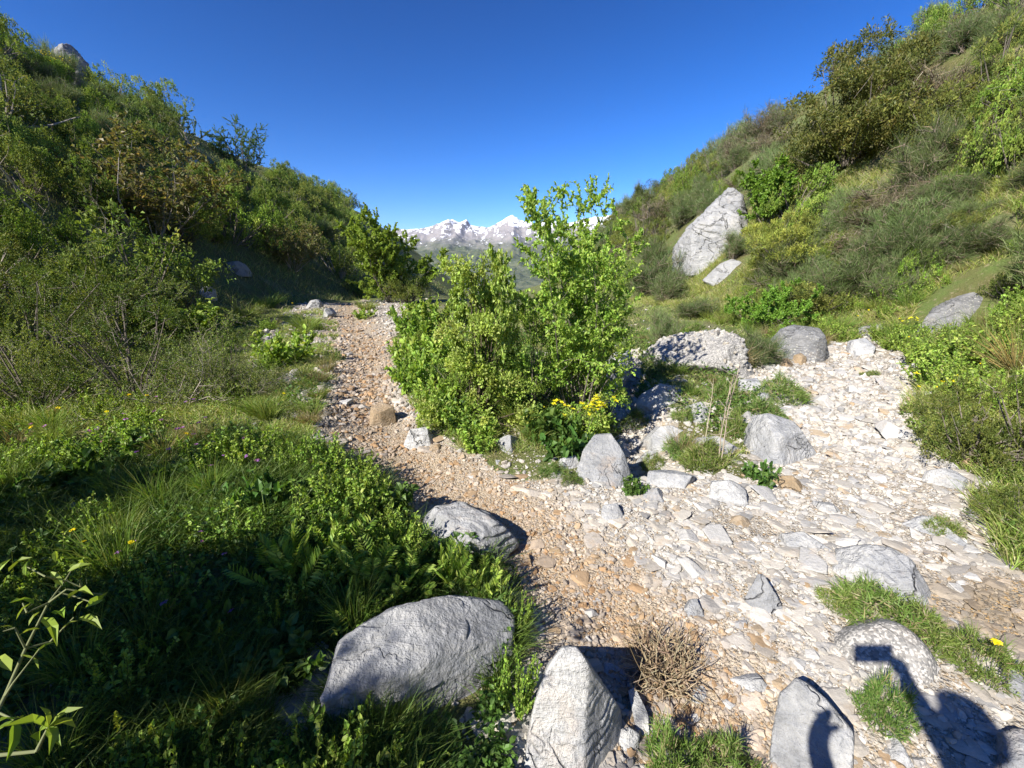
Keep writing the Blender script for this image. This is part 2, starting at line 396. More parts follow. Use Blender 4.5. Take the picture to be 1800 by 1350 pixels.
def hero(name, label, mat, outline, tilt=30, thick=None, sub=6, seed=1, amp=.04, freq=3.2, ridge=None, side=None, cuts=7, sink=.15, strata=.25, sharp=60, cat='boulder', group=None, back=.3, base=None, lvl=None):
    """a rock standing where its foot meets the ground; its top and sides end where the outline does"""
    rng = np.random.default_rng(seed)
    O = np.array(outline, float); ymax, ymin = O[:, 1].max(), O[:, 1].min()
    low = O[O[:, 1] > ymax-.3*(ymax-ymin)-1]; cx = base if base else low[:, 0].mean()
    G = next(g for g in (at(cx, ymax-.04*(ymax-ymin)+k) for k in range(0, 400, 4)) if g is not None)
    u = np.array([G[0], G[1], 0]); u /= np.linalg.norm(u); zz = np.array([0, 0, 1.0]); rr = np.array([u[1], -u[0], 0])
    dp = depth(G); W = (O[:, 0].max()-O[:, 0].min())*dp/FPX
    thick = thick or .8*W
    cen = ray(*O.mean(0)); PN, PD = [], []
    def add(n, p): n = unit(np.asarray(n, float)); PN.append(n); PD.append(float(n@p))
    m = len(O)
    for i in range(m):
        a, b = O[i], O[(i+1) % m]
        e = b-a; on = np.array([e[1], -e[0]]);
        if on@(.5*(a+b)-O.mean(0)) < 0: on = -on
        on /= np.linalg.norm(on)
        if on[1] > .55: continue
        n = np.cross(ray(*a), ray(*b))
        if n@cen > 0: n = -n
        add(n, CAM)
    T = R(tilt); fn = -u*math.cos(T)+zz*math.sin(T); add(fn, G)
    add(u*.95+zz*back, G+u*thick); add(-zz, G-zz*sink)
    def onfront(px, py):
        d = ray(px, py); t = (fn@(G-CAM))/(fn@d); return CAM+t*d
    if ridge:
        for (px, py, tt, az) in ridge:
            nn = (-u*math.cos(R(az))+rr*math.sin(R(az)))*math.cos(R(tt))+zz*math.sin(R(tt)); add(nn, onfront(px, py))
    best, C = -1, None
    A, D = np.array(PN), np.array(PD)
    for t in np.linspace(dp*.6, dp*1.9, 160):
        for oy in (-.25, -.1, 0, .15):
            q = CAM+ray(O[:, 0].mean(), O[:, 1].mean()+oy*(ymax-ymin))*t; s = (D-A@q).min()
            if s > best: best, C = s, q
    H = (ymax-ymin)*dp/FPX
    A, D = np.array(PN), np.array(PD)
    for k in range(cuts*2):
        n = unit(np.array([rng.normal(), rng.normal(), rng.normal()*.7+.3])); n = n if n@u < .35 else n-2*(n@u)*u
        dmin = min((d-a@C)/max(a@n, 1e-6) for a, d in zip(A, D) if a@n > .05)
        PN.append(n); PD.append(n@C+dmin*rng.uniform(.80, .99))
    V, F = radial_rock(C, np.array(PN), np.array(PD), lvl or sub, seed, sharp, amp, freq, strata)
    V = V-G
    ROCKXY.append((C[0], C[1], .5*max(W, .6*thick)))
    return obj(name, mesh(name, V, F, mat, smooth=True), None, G, label, cat, group)
H_ = hero
# --- near rocks
H_('boulder', 'broad grey boulder dappled with leaf shade, largest rock at the bottom of the picture', MARBLE2,
   [(566, 1235), (598, 1128), (640, 1096), (700, 1068), (790, 1048), (880, 1058), (904, 1085), (905, 1110), (893, 1195), (868, 1252), (740, 1285), (600, 1290)], tilt=8, thick=.95, sub=7, seed=3, ridge=[(740, 1180, 62, 0), (880, 1170, 42, 38)], amp=.042, cuts=3, strata=.45)
H_('boulder', 'tall pale ridge shaped boulder with one dark side at the bottom edge', MARBLE,
   [(912, 1400), (935, 1255), (962, 1172), (988, 1138), (1016, 1138), (1050, 1188), (1090, 1244), (1094, 1290), (1062, 1400)], tilt=26, thick=.55, sub=7, seed=5, ridge=[(1030, 1260, 14, 58)], amp=.03, cuts=0, base=980, strata=.35)
H_('boulder', 'half shaded layered grey boulder with a flat top beside the tan path', MARBLE2,
   [(738, 960), (742, 915), (765, 890), (815, 884), (862, 905), (905, 945), (914, 965), (908, 995), (830, 1002), (770, 985)], tilt=12, thick=.75, sub=7, seed=8, ridge=[(840, 950, 66, 8), (780, 940, 30, -45)], amp=.04, strata=.5)
H_('boulder', 'pale angular boulder with a person\'s shadow across its lower part', MARBLE2,
   [(1352, 1345), (1360, 1275), (1372, 1220), (1400, 1193), (1420, 1202), (1462, 1240), (1500, 1288), (1498, 1380), (1400, 1390)], tilt=40, thick=.5, sub=6, seed=11, ridge=[(1440, 1260, 55, 30)], amp=.035, cuts=0, strata=.4)
H_('boulder', 'rounded speckled boulder with the shadow of a hand and phone on it', CONGL,
   [(1436, 1165), (1434, 1110), (1452, 1085), (1500, 1078), (1560, 1082), (1610, 1110), (1652, 1160), (1684, 1215), (1686, 1245), (1662, 1265), (1600, 1262), (1500, 1235)], tilt=38, thick=.55, sub=6, seed=13, amp=.02, sharp=9, strata=0, cuts=5, ridge=[(1560, 1170, 65, 5)])
H_('boulder', 'low layered pale grey boulder above the arched green cushion plant', MARBLE,
   [(1460, 1000), (1470, 965), (1520, 957), (1570, 966), (1602, 985), (1630, 1030), (1645, 1070), (1560, 1075), (1490, 1045)], tilt=45, thick=.5, sub=6, seed=15, amp=.04, strata=.5, ridge=[(1530, 985, 78, 0)])
H_('boulder', 'small white pyramid shaped rock standing alone in the gravel', MARBLE2,
   [(1300, 1068), (1332, 1009), (1342, 1010), (1365, 1045), (1381, 1079), (1330, 1080)], tilt=35, thick=.18, sub=6, seed=17, amp=.02, ridge=[(1352, 1050, 30, 40)], cuts=1)
H_('boulder', 'white veined boulder with a sloping back on the edge of the stony bed', MARBLE,
   [(1300, 790), (1302, 772), (1314, 748), (1325, 731), (1352, 727), (1395, 741), (1420, 772), (1436, 795), (1438, 806), (1380, 832), (1330, 825)], tilt=28, thick=.7, sub=7, seed=19, amp=.03, ridge=[(1360, 778, 62, 18)])
H_('boulder', 'sloping grey slab leaning beside the yellow flowered plant', MARBLE2,
   [(1012, 830), (1030, 785), (1044, 764), (1074, 762), (1096, 795), (1108, 830), (1104, 848), (1060, 856), (1025, 850)], tilt=52, thick=.5, sub=6, seed=21, amp=.03, strata=.4, cuts=0, ridge=[(1092, 815, 35, 55)])
H_('boulder', 'white cracked boulder in front of the lichen covered mound', MARBLE,
   [(1114, 715), (1125, 695), (1160, 675), (1185, 680), (1196, 700), (1190, 722), (1150, 730), (1125, 732)], tilt=25, thick=.5, sub=6, seed=23, amp=.035)
H_('boulder', 'white rubble faced rock wall right of the leafy thicket', MARBLE,
   [(1048, 700), (1062, 640), (1078, 622), (1118, 612), (1126, 622), (1112, 650), (1098, 690), (1075, 705)], tilt=15, thick=.6, sub=6, seed=25, amp=.05, freq=6)
MOUND = H_('rock_mound', 'broad rubbly mound of cemented pebbles with green tufts on top', CONGL,
   [(1100, 690), (1115, 650), (1140, 612), (1185, 578), (1230, 566), (1262, 580), (1300, 574), (1330, 608), (1345, 650), (1335, 680), (1220, 705)], tilt=52, thick=2.0, sub=7, seed=27, amp=.10, freq=7, sharp=30, strata=.08, cat='rock', cuts=5)
H_('boulder', 'block shaped grey boulder at the head of the stony bed', GREY,
   [(1349, 620), (1352, 600), (1372, 578), (1395, 571), (1440, 577), (1450, 590), (1459, 622), (1450, 638), (1390, 634)], tilt=12, thick=.9, sub=7, seed=29, amp=.025, ridge=[(1440, 610, 10, 60), (1400, 585, 60, 0)])
H_('boulder', 'wide flat topped grey boulder half buried in the right grassy bank', GREY,
   [(1600, 600), (1612, 578), (1640, 542), (1670, 524), (1715, 512), (1770, 517), (1786, 535), (1780, 560), (1700, 590)], tilt=38, thick=1.2, sub=7, seed=31, amp=.03, ridge=[(1690, 545, 66, 10)], cuts=1)
H_('crag', 'tall pale limestone crag rising from the right hillside', CRAG,
   [(1184, 474), (1184, 438), (1210, 398), (1234, 366), (1260, 338), (1284, 328), (1306, 345), (1314, 400), (1306, 440), (1275, 482)], tilt=14, thick=2.4, sub=7, seed=36, amp=.06, freq=6, cat='rock', strata=.22, cuts=2)
H_('boulder', 'pale rounded rock at the foot of the tall crag', CRAG, [(1222, 505), (1235, 478), (1285, 455), (1318, 458), (1322, 490), (1300, 508)], tilt=35, thick=1.1, seed=35, amp=.035)
H_('boulder', 'pale flat rock among grass below the broom bushes', CRAG, [(1412, 540), (1425, 522), (1465, 512), (1476, 518), (1470, 536)], tilt=18, thick=.6, seed=37)
H_('boulder', 'long pale outcrop showing through grass high on the right bank', CRAG, [(1655, 500), (1690, 474), (1735, 462), (1748, 480), (1715, 502)], tilt=18, thick=.9, seed=39)
H_('boulder', 'low grey rock in the bank right of the bed head', GREY, [(1495, 592), (1510, 575), (1550, 570), (1556, 582), (1540, 594)], tilt=20, thick=.5, seed=41)
H_('boulder', 'tan and white broken rock behind the block shaped boulder', MARBLE, [(1478, 622), (1490, 600), (1520, 594), (1542, 612), (1538, 628)], tilt=30, thick=.6, seed=43, amp=.04)
H_('boulder', 'tan square stone lying alone on the narrow path', TANROCK, [(650, 742), (652, 716), (672, 707), (692, 716), (696, 738), (684, 751), (662, 750)], tilt=10, thick=.25, seed=45, amp=.03, ridge=[(672, 722, 66, 10)], cuts=3, cat='stone')
H_('boulder', 'white rounded stone at the right edge of the path', MARBLE, [(713, 775), (722, 755), (748, 750), (764, 760), (765, 778), (745, 788), (722, 786)], tilt=15, thick=.25, seed=47, cat='stone')
H_('boulder', 'small wedge stone leaning against the white path edge stone', TANROCK, [(746, 797), (754, 784), (772, 780), (780, 788), (776, 797)], tilt=25, thick=.12, seed=49, cat='stone')
H_('boulder', 'grey cracked rock tucked under the thicket\'s low herbs', MARBLE2, [(866, 797), (874, 772), (893, 764), (912, 770), (917, 790), (900, 798)], tilt=12, thick=.3, seed=51, cat='rock')
H_('boulder', 'small white rock half hidden in herbs at the thicket\'s foot', MARBLE, [(862, 818), (868, 808), (884, 804), (890, 812), (880, 819)], tilt=25, thick=.15, seed=52, cat='stone')
H_('boulder', 'white boulder standing in meadow grass up the left slope', MARBLE, [(345, 522), (350, 507), (364, 502), (379, 509), (381, 521), (364, 526)], tilt=15, thick=.5, seed=53)
H_('boulder', 'first grey rock of two at the path\'s upper left edge', MARBLE2, [(538, 541), (545, 527), (560, 524), (569, 532), (568, 542)], tilt=20, thick=.5, seed=55)
H_('boulder', 'lower white rock of two at the path\'s upper left edge', MARBLE, [(565, 556), (570, 543), (582, 540), (592, 550), (590, 559)], tilt=20, thick=.5, seed=57)
H_('boulder', 'flat grey rock sunk in the sunny grass of the left bank', MARBLE2, [(385, 828), (395, 812), (420, 803), (443, 806), (446, 818), (410, 832)], tilt=55, thick=.3, seed=59)
H_('boulder', 'dark grey rock lying in shaded grass at left', GREY, [(84, 930), (96, 897), (130, 884), (166, 888), (172, 910), (140, 930)], tilt=35, thick=.35, seed=61)
H_('boulder', 'brown rock under the thorn bush at the left edge', TANROCK, [(-20, 750), (-10, 722), (15, 716), (36, 735), (38, 752)], tilt=25, thick=.5, seed=63)
H_('boulder', 'smooth pale outcrop on the left edge below the shrubs', CRAG, [(-30, 400), (-10, 365), (20, 372), (48, 388), (45, 402)], tilt=45, thick=1.2, seed=65)
H_('boulder', 'shade tinted blue grey slab at the bottom edge left of the big boulder', SHADEROCK, [(470, 1400), (495, 1290), (520, 1274), (545, 1290), (562, 1400)], tilt=50, thick=.4, sub=6, seed=67, base=515)
H_('boulder', 'shade tinted blue grey stone behind the ridge shaped boulder', SHADEROCK, [(928, 1185), (940, 1160), (968, 1146), (988, 1152), (985, 1190)], tilt=45, thick=.15, seed=69, cat='stone')
H_('boulder', 'grey angular stone propped under the broad dappled boulder', MARBLE2, [(783, 1318), (790, 1275), (815, 1255), (838, 1270), (845, 1308), (815, 1322)], tilt=20, thick=.2, seed=71, cat='stone')
H_('boulder', 'grey stone at the bottom edge below the dappled boulder', MARBLE2, [(800, 1380), (812, 1325), (840, 1318), (856, 1345), (852, 1390)], tilt=35, thick=.2, seed=73, cat='stone')
H_('boulder', 'thin pale slab lying above the upright slab near the ridge boulder', MARBLE, [(1048, 1178), (1054, 1162), (1080, 1168), (1114, 1190), (1114, 1206), (1096, 1212)], tilt=62, thick=.14, seed=75, cat='stone', sink=.03, cuts=1)
H_('boulder', 'upright pale slab wedged beside the ridge shaped boulder', MARBLE, [(1104, 1215), (1116, 1207), (1135, 1245), (1149, 1282), (1140, 1305), (1122, 1300)], tilt=60, thick=.16, seed=77, cat='stone', sink=.03, cuts=1)
H_('boulder', 'rounded pale slab lowest of three by the ridge boulder', MARBLE, [(1076, 1318), (1080, 1285), (1105, 1278), (1124, 1290), (1122, 1326), (1100, 1335)], tilt=65, thick=.12, seed=79, cat='stone', sink=.03)
H_('boulder', 'elongated white stone with a grey end in the bed', MARBLE, [(1246, 868), (1250, 846), (1285, 844), (1310, 858), (1314, 882), (1290, 893), (1262, 886)], tilt=38, thick=.25, seed=81, cat='stone')
H_('boulder', 'tan flat slab beside the elongated white stone', TANROCK, [(1340, 852), (1350, 838), (1392, 836), (1422, 856), (1418, 870), (1380, 876)], tilt=62, thick=.25, seed=83, cat='stone', sink=.04)
H_('boulder', 'pale flat slab near the dark green bush on the right', MARBLE, [(1616, 835), (1630, 822), (1672, 822), (1700, 840), (1706, 866), (1690, 878), (1640, 862)], tilt=62, thick=.3, seed=85, cat='stone', sink=.05)
H_('boulder', 'orange stained flat slab in the middle of the bed', TANROCK, [(1240, 925), (1262, 908), (1300, 906), (1345, 920), (1357, 934), (1320, 939), (1270, 936)], tilt=64, thick=.16, seed=87, cat='stone', sink=.03)
H_('boulder', 'white chunk of rock by the red leaved seedling', MARBLE, [(1130, 872), (1136, 858), (1158, 858), (1172, 876), (1165, 885), (1140, 883)], tilt=30, thick=.16, seed=89, cat='stone')
H_('boulder', 'long grey slab set flush in the bed', MARBLE2, [(1420, 905), (1428, 880), (1462, 884), (1492, 910), (1480, 918)], tilt=66, thick=.2, seed=91, cat='stone', sink=.05)
H_('boulder', 'white stone poking through the feathery green plant', MARBLE, [(1326, 708), (1332, 692), (1350, 689), (1362, 697), (1356, 711)], tilt=20, thick=.25, seed=93, cat='stone')
H_('boulder', 'round cream stone leaning on the block shaped boulder', TANROCK, [(1393, 638), (1395, 625), (1408, 620), (1418, 628), (1417, 642)], tilt=20, thick=.25, seed=95, cat='stone')
H_('boulder', 'flat tan stone below the block shaped boulder', TANROCK, [(1355, 642), (1360, 632), (1385, 630), (1392, 638), (1380, 645)], tilt=45, thick=.25, seed=97, cat='stone')
H_('boulder', 'layered grey stone at the right edge near the cushion plants', MARBLE2, [(1724, 1225), (1728, 1180), (1760, 1170), (1830, 1185), (1850, 1250), (1790, 1262)], tilt=45, thick=.3, seed=99, cat='stone', strata=.6)
H_('boulder', 'white wedge stone right of the speckled boulder', MARBLE, [(1682, 1240), (1690, 1205), (1725, 1197), (1745, 1228), (1740, 1250)], tilt=50, thick=.2, seed=101, cat='stone')
H_('boulder', 'shaded stone at the bottom edge below the speckled boulder', SHADEROCK, [(1612, 1400), (1620, 1330), (1665, 1318), (1705, 1340), (1710, 1400)], tilt=50, thick=.25, seed=103, cat='stone', base=1660)
H_('boulder', 'upright cream stone in front of the speckled boulder', MARBLE, [(1512, 1320), (1518, 1278), (1540, 1268), (1580, 1300), (1606, 1345), (1560, 1360)], tilt=48, thick=.2, seed=105, cat='stone')
H_('boulder', 'squarish stone at the bottom edge against the shadowed pale boulder', MARBLE2, [(1458, 1390), (1460, 1320), (1500, 1290), (1535, 1300), (1538, 1390)], tilt=40, thick=.2, seed=107, cat='stone', base=1500)
H_('boulder', 'pale slab at the bottom right corner', MARBLE, [(1745, 1390), (1752, 1290), (1790, 1280), (1850, 1300), (1870, 1400)], tilt=55, thick=.3, seed=109, cat='stone', base=1800)
H_('boulder', 'dark rock tooth on the skyline of the left ridge', GREY, [(78, 150), (90, 80), (102, 66), (122, 76), (150, 108), (165, 150)], tilt=10, thick=2.0, seed=111, amp=.10, freq=6, sink=2, cat='rock')
H_('boulder', 'white scree rock strip below the small crooked tree on the left hill', CRAG, [(318, 285), (330, 272), (345, 276), (352, 290)], tilt=30, thick=1.0, seed=113, cat='rock')
H_('boulder', 'pale rock showing under the shrubs above the path', CRAG, [(385, 475), (395, 462), (425, 458), (436, 470), (420, 478)], tilt=40, thick=.8, seed=115, cat='rock')

for n_, (l_, o_, t_, k_) in enumerate([('white angular slab at the head of the small gully', [(1062, 742), (1075, 722), (1105, 720), (1118, 738), (1100, 750)], 40, .3), ('pale leaning slab right of the white cracked boulder', [(1196, 742), (1206, 715), (1232, 706), (1250, 722), (1244, 744)], 35, .35), ('flat white rock below the white cracked boulder', [(1130, 770), (1140, 752), (1180, 748), (1210, 760), (1200, 778), (1160, 782)], 55, .4), ('white block in the gully beside the sloping slab', [(1118, 812), (1124, 796), (1150, 792), (1168, 804), (1160, 818)], 35, .2), ('pale slab leaning on the sloping slab\'s right side', [(1128, 850), (1140, 828), (1185, 824), (1222, 838), (1215, 858), (1170, 864)], 58, .3),
        ('long white slab left of the white veined boulder', [(1205, 788), (1222, 770), (1262, 766), (1285, 780), (1270, 796)], 55, .35), ('grey angular rock beneath the thicket\'s front edge', [(975, 822), (985, 806), (1012, 800), (1022, 818), (1008, 828)], 30, .25), ('pale triangular stone below the sloping slab', [(1050, 912), (1062, 888), (1085, 884), (1096, 906), (1080, 918)], 40, .16), ('white rock at the mound\'s right foot', [(1290, 690), (1300, 668), (1330, 664), (1346, 682), (1330, 694)], 35, .35),
        ('grey slab at the bottom edge right of the green plants', [(1345, 1400), (1352, 1345), (1385, 1332), (1420, 1350), (1425, 1400)], 55, .16), ('cream slab near the dry twig bush', [(1200, 1255), (1212, 1212), (1236, 1205), (1252, 1240), (1240, 1262)], 58, .14), ('flat white slab above the dry twig bush', [(1195, 1085), (1205, 1055), (1225, 1052), (1240, 1080), (1225, 1092)], 58, .12), ('long pale slab right of the dry twig bush', [(1268, 1210), (1280, 1170), (1318, 1165), (1345, 1200), (1320, 1222)], 60, .2), ('grey flagstone in the bed between orange slab and cushion plant', [(1360, 960), (1372, 938), (1412, 935), (1440, 952), (1420, 970)], 64, .2), ('broad flagstone under the toothed weed', [(1560, 935), (1580, 908), (1640, 908), (1665, 926), (1640, 945)], 66, .3)]):
    H_('boulder', l_, MARBLE if n_ % 2 == 0 else MARBLE2, o_, tilt=t_, thick=k_, seed=140+3*n_, cat='stone', cuts=4)
# --- loose stones: each one an object, shapes shared
STONES, STV = [], []
for k in range(16):
    rng = np.random.default_rng(300+k)
    N = unit(rng.normal(size=(12, 3))); D = rng.uniform(.62, 1.0, 12)
    V, F = radial_rock(np.zeros(3), N, D, 5, 40+k, 60, .035, 3.5, .2)
    V = V*np.array([1, rng.uniform(.6, .85), rng.uniform(.28, .6)]); V /= np.abs(V[:, 0]).max()
    V3 = radial_rock(np.zeros(3), N, D, 3, 40+k, 60, .02, 3.5, 0)[0]*np.array([1, .75, .42]); STV.append(V3/np.abs(V3[:, 0]).max())
    STONES.append((mesh('stone', V, F, LOOSE, smooth=True), mesh('stone', V, F, LOOSE_TAN, smooth=True)))
def clear(x, y, f=1.0, pad=0.0):
    x = np.asarray(x, float); ok = np.ones(x.shape, bool)
    for (a, b, r) in ROCKXY: ok &= np.hypot(x-a, y-b) > r*f+pad
    return ok
NEARPIX = []
def stones(n, box, size, labels, seed):
    rng = np.random.default_rng(seed); pts = []
    m = 26000; r = 1.0*(17/1.0)**(rng.random(m)**1.5); a = np.radians(rng.uniform(-54, 56, m)); x, y = r*np.sin(a), r*np.cos(a)
    ok = inpoly(x, y, BARE); x, y = x[ok], y[ok]; z = terrain(x, y)
    q = np.stack([x, y, z], -1)-CAM; w = q@FWD; px, py = 900+FPX*(q@RGT)/w, 675-FPX*(q@UPV)/w
    ok = (w > .2) & (px > box[0]) & (px < box[2]) & (py > box[1]) & (py < box[3]); x, y, z = x[ok], y[ok], z[ok]
    och = ochre_amt(x, y)
    for i in range(len(x)):
        if len(pts) >= n: break
        s = size[0]*(size[1]/size[0])**(rng.random()**1.7)
        if not clear(x[i:i+1], y[i:i+1], .95, s*.4)[0]: continue
        if any(math.hypot(x[i]-c[0], y[i]-c[1]) < (s+c[2])*.85 for c in pts): continue
        me = STONES[rng.integers(16)][1 if rng.random() < och[i]*.8 else 0]
        o = obj('stone', me, None, (x[i], y[i], z[i]+s*.10), labels[0], 'stone', labels[1])
        o.scale = (s, s*rng.uniform(.8, 1.1), s*rng.uniform(.65, 1.1)); o.rotation_euler = (rng.normal()*.22, rng.normal()*.22, rng.uniform(0, 6.28))
        pts.append((x[i], y[i], s))
stones(46, (1180, 585, 1800, 800), (.05, .2), ('flat pale slab in the upper part of the wide stony bed', 'slabs in the upper stony bed'), 1)
stones(72, (1120, 800, 1800, 1060), (.03, .13), ('pale loose slab in the middle of the wide stony bed', 'slabs in the middle of the stony bed'), 2)
stones(66, (1020, 1060, 1900, 1370), (.014, .075), ('pale loose stone in the sunlit gravel at bottom right', 'stones in the gravel at bottom right'), 3)
stones(52, (540, 520, 760, 740), (.025, .11), ('loose tan or white stone on the narrow upper path', 'stones on the upper path'), 4)
stones(46, (560, 740, 1130, 1060), (.012, .045), ('loose stone on the tan gravel bend of the path', 'stones on the bend of the path'), 5)
stones(12, (1040, 600, 1200, 830), (.03, .1), ('white stone in the small gully beside the thicket', 'stones in the small gully'), 6)

# --- gravel: nobody could count it
def gravel():
    rng = np.random.default_rng(77); out = []
    lib1, F1 = [], ico(1)[1]; lib2, F2 = [], ico(2)[1]
    for k in range(12):
        for lib, lv in ((lib1, 1), (lib2, 2)):
            d = ico(lv)[0]; N = unit(rng.normal(size=(10, 3))); D = rng.uniform(.6, 1., 10)
            inv = np.maximum(d@N.T, .3)/D; lib.append(d*((inv**14).sum(1)**(-1/14))[:, None]*np.array([1, rng.uniform(.6, .9), rng.uniform(.5, .85)]))
    lib3 = [STV[k]*np.array([1, 1, .55]) for k in range(16)]; F3 = ico(3)[1]
    Vs, Fs, Ts = [], [], []; base = 0
    pal = np.array([(.64, .615, .575), (.70, .69, .67), (.57, .54, .50), (.47, .47, .475), (.52, .43, .32), (.48, .36, .24)])
    for (n, lib, F, s0, s1, rmax) in ((5200, lib3, F3, .014, .075, 11), (22000, lib2, F2, .006, .022, 9), (90000, lib1, F1, .0028, .0085, 5.5), (22000, lib1, F1, .008, .032, 17)):
        m = n*6
        r = .7*(rmax/.7)**rng.random(m); a = np.radians(rng.uniform(-54, 56, m)); x, y = r*np.sin(a), r*np.cos(a)
        if lib is lib3: s_ok = rng.random(len(x)) < np.clip(1.2-1.6*ochre_amt(x, y), .12, 1); x, y = x[s_ok], y[s_ok]
        if rmax == 17: x, y = x[r > 4], y[r > 4]
        stray = rng.random(len(x)) < .02
        jx, jy = x+rng.normal(size=len(x))*.32, y+rng.normal(size=len(x))*.32
        ok = (bare_mask(x, y) | (bare_mask(jx, jy) & (rng.random(len(x)) < .4)) | (stray & (x < 3+.3*y) & (x > -3-.3*y))); x, y = x[ok][:n], y[ok][:n]
        ok = clear(x, y, .9) | (rng.random(len(x)) < .3); x, y = x[ok], y[ok]
        k = len(x); s = s0*(s1/s0)**(rng.random(k)**2)*np.clip(.6+np.hypot(x, y)*.18, .7, 1.5); idx = rng.integers(len(lib), size=k)
        if lib is not lib3: pk = rng.random(k) > .3*ochre_amt(x, y); x, y, s, idx = x[pk], y[pk], s[pk], idx[pk]; k = len(x)
        B = np.array(lib)[idx]*s[:, None, None]
        th_, tx = rng.uniform(0, 6.28, k), rng.normal(size=k)*(.09 if lib is lib3 else .22)
        c, sn = np.cos(th_)[:, None], np.sin(th_)[:, None]; ct, st = np.cos(tx)[:, None], np.sin(tx)[:, None]
        X, Y, Z = B[..., 0], B[..., 1], B[..., 2]; Y, Z = Y*ct-Z*st, Y*st+Z*ct; X, Y = X*c-Y*sn, X*sn+Y*c
        z = terrain(x, y)+s*(.02 if lib is lib3 else .12)
        V = np.stack([X+x[:, None], Y+y[:, None], Z+z[:, None]], -1)
        och, wet = ochre_amt(x, y), wet_amt(x, y)
        pi = np.where(rng.random(k) < .05+och*.84, rng.integers(2, 6, k), rng.integers(0, 4, k))
        col = np.where(och[:, None] > .35, np.array([[.72, .685, .635]]), np.array([[.69, .675, .65]]))*pal[pi]*rng.uniform(.8, 1.12, (k, 1)); col = col*(1-.28*och[:, None]*np.array([.35, .7, 1.0])); col = col*(1-wet[:, None]*np.array([.42, .5, .6]))
        nv = V.shape[1]
        Vs.append(V.reshape(-1, 3)); Fs.append((F[None]+base+np.arange(k)[:, None, None]*nv).reshape(-1, 3)); Ts.append(np.repeat(col, nv, 0)); base += k*nv
    obj('gravel', mesh('gravel', np.concatenate(Vs), np.concatenate(Fs), GRAVEL, np.concatenate(Ts)), label='white cream and tan gravel covering the path and the stony bed', cat='gravel', kind='stuff')
gravel()

def rubble():
    """small cemented stones standing out of the mound, part of it"""
    rng = np.random.default_rng(8); co = np.empty(len(MOUND.data.vertices)*3, np.float32); MOUND.data.vertices.foreach_get('co', co); co = co.reshape(-1, 3); nr = np.array([v.normal[:] for v in MOUND.data.vertices])
    ok = np.where(nr[:, 2] > -.1)[0]; i = rng.choice(ok, 900); k = len(i); s = .012*(.055/.012)**(rng.random(k)**2.2); idx = rng.integers(16, size=k); B = np.array(STV)[idx]*s[:, None, None]*np.array([1, 1, 1.5])
    q = unit(rng.normal(size=(k, 3))); a = unit(np.cross(q, rng.normal(size=(k, 3)))); b = np.cross(q, a); V = B[..., 0:1]*q[:, None]+B[..., 1:2]*a[:, None]+B[..., 2:3]*b[:, None]+co[i][:, None]
    F = ico(3)[1]; nv = V.shape[1]; col = np.array([(.42, .41, .385), (.33, .325, .31), (.37, .34, .29), (.25, .25, .25)])[rng.integers(4, size=k)]*rng.uniform(.8, 1.15, (k, 1))
    obj('rubble', mesh('rubble', V.reshape(-1, 3), (F[None]+np.arange(k)[:, None, None]*nv).reshape(-1, 3), GRAVEL, np.repeat(col, nv, 0)), MOUND)
rubble()
# ------------------------------------------------------------------ plant builder
def rnd_unit(rng, n): return unit(rng.normal(size=(n, 3)))
def perp(d, rng):
    a = rng.normal(size=d.shape); a = a-(a*d).sum(-1, keepdims=True)*d; return unit(a)
def faceup(d, rng, k=.55):
    """a leaf's side direction, so that its upper face looks roughly to the sky"""
    t = rng.normal(size=d.shape)*k+np.array([0, 0, 1.0]); return unit(np.cross(d, t)+rng.normal(size=d.shape)*.08)
def leaves(pos, d, L, Wd, col, rng, fold=.25, droop=.15):
    """pointed, folded leaves: base, two sides, tip"""
    n = len(pos); side = faceup(d, rng); up = np.cross(side, d); up = up*np.sign(up[:, 2:3]+1e-6)
    L = np.broadcast_to(L, (n,))[:, None]; Wd = np.broadcast_to(Wd, (n,))[:, None]
    m = pos+d*L*.45
    V = np.stack([pos, m+side*Wd*.5+up*Wd*fold, pos+d*L-up*L*droop, m-side*Wd*.5+up*Wd*fold], 1)
    F = np.array([[0, 2, 1], [0, 3, 2]])[None]+np.arange(n)[:, None, None]*4
    return V.reshape(-1, 3), F.reshape(-1, 3), np.repeat(col, 4, 0)
def broad(pos, d, L, Wd, col, rng, fold=.18):
    """rounder six-sided leaves for plants near the viewpoint"""
    n = len(pos); side = faceup(d, rng); up = np.cross(side, d); up = up*np.sign(up[:, 2:3]+1e-6)
    L = np.broadcast_to(L, (n,))[:, None]; Wd = np.broadcast_to(Wd, (n,))[:, None]
    V = np.stack([pos, pos+d*L*.3+side*Wd*.46+up*Wd*fold, pos+d*L*.68+side*Wd*.40+up*Wd*fold*.7, pos+d*L-up*L*.22, pos+d*L*.68-side*Wd*.40+up*Wd*fold*.7, pos+d*L*.3-side*Wd*.46+up*Wd*fold, pos+d*L*.55], 1)
    F = np.array([[0, 6, 1], [1, 6, 2], [2, 6, 3], [3, 6, 4], [4, 6, 5], [5, 6, 0]])[None]+np.arange(n)[:, None, None]*7
    return V.reshape(-1, 3), F.reshape(-1, 3), np.repeat(col, 7, 0)
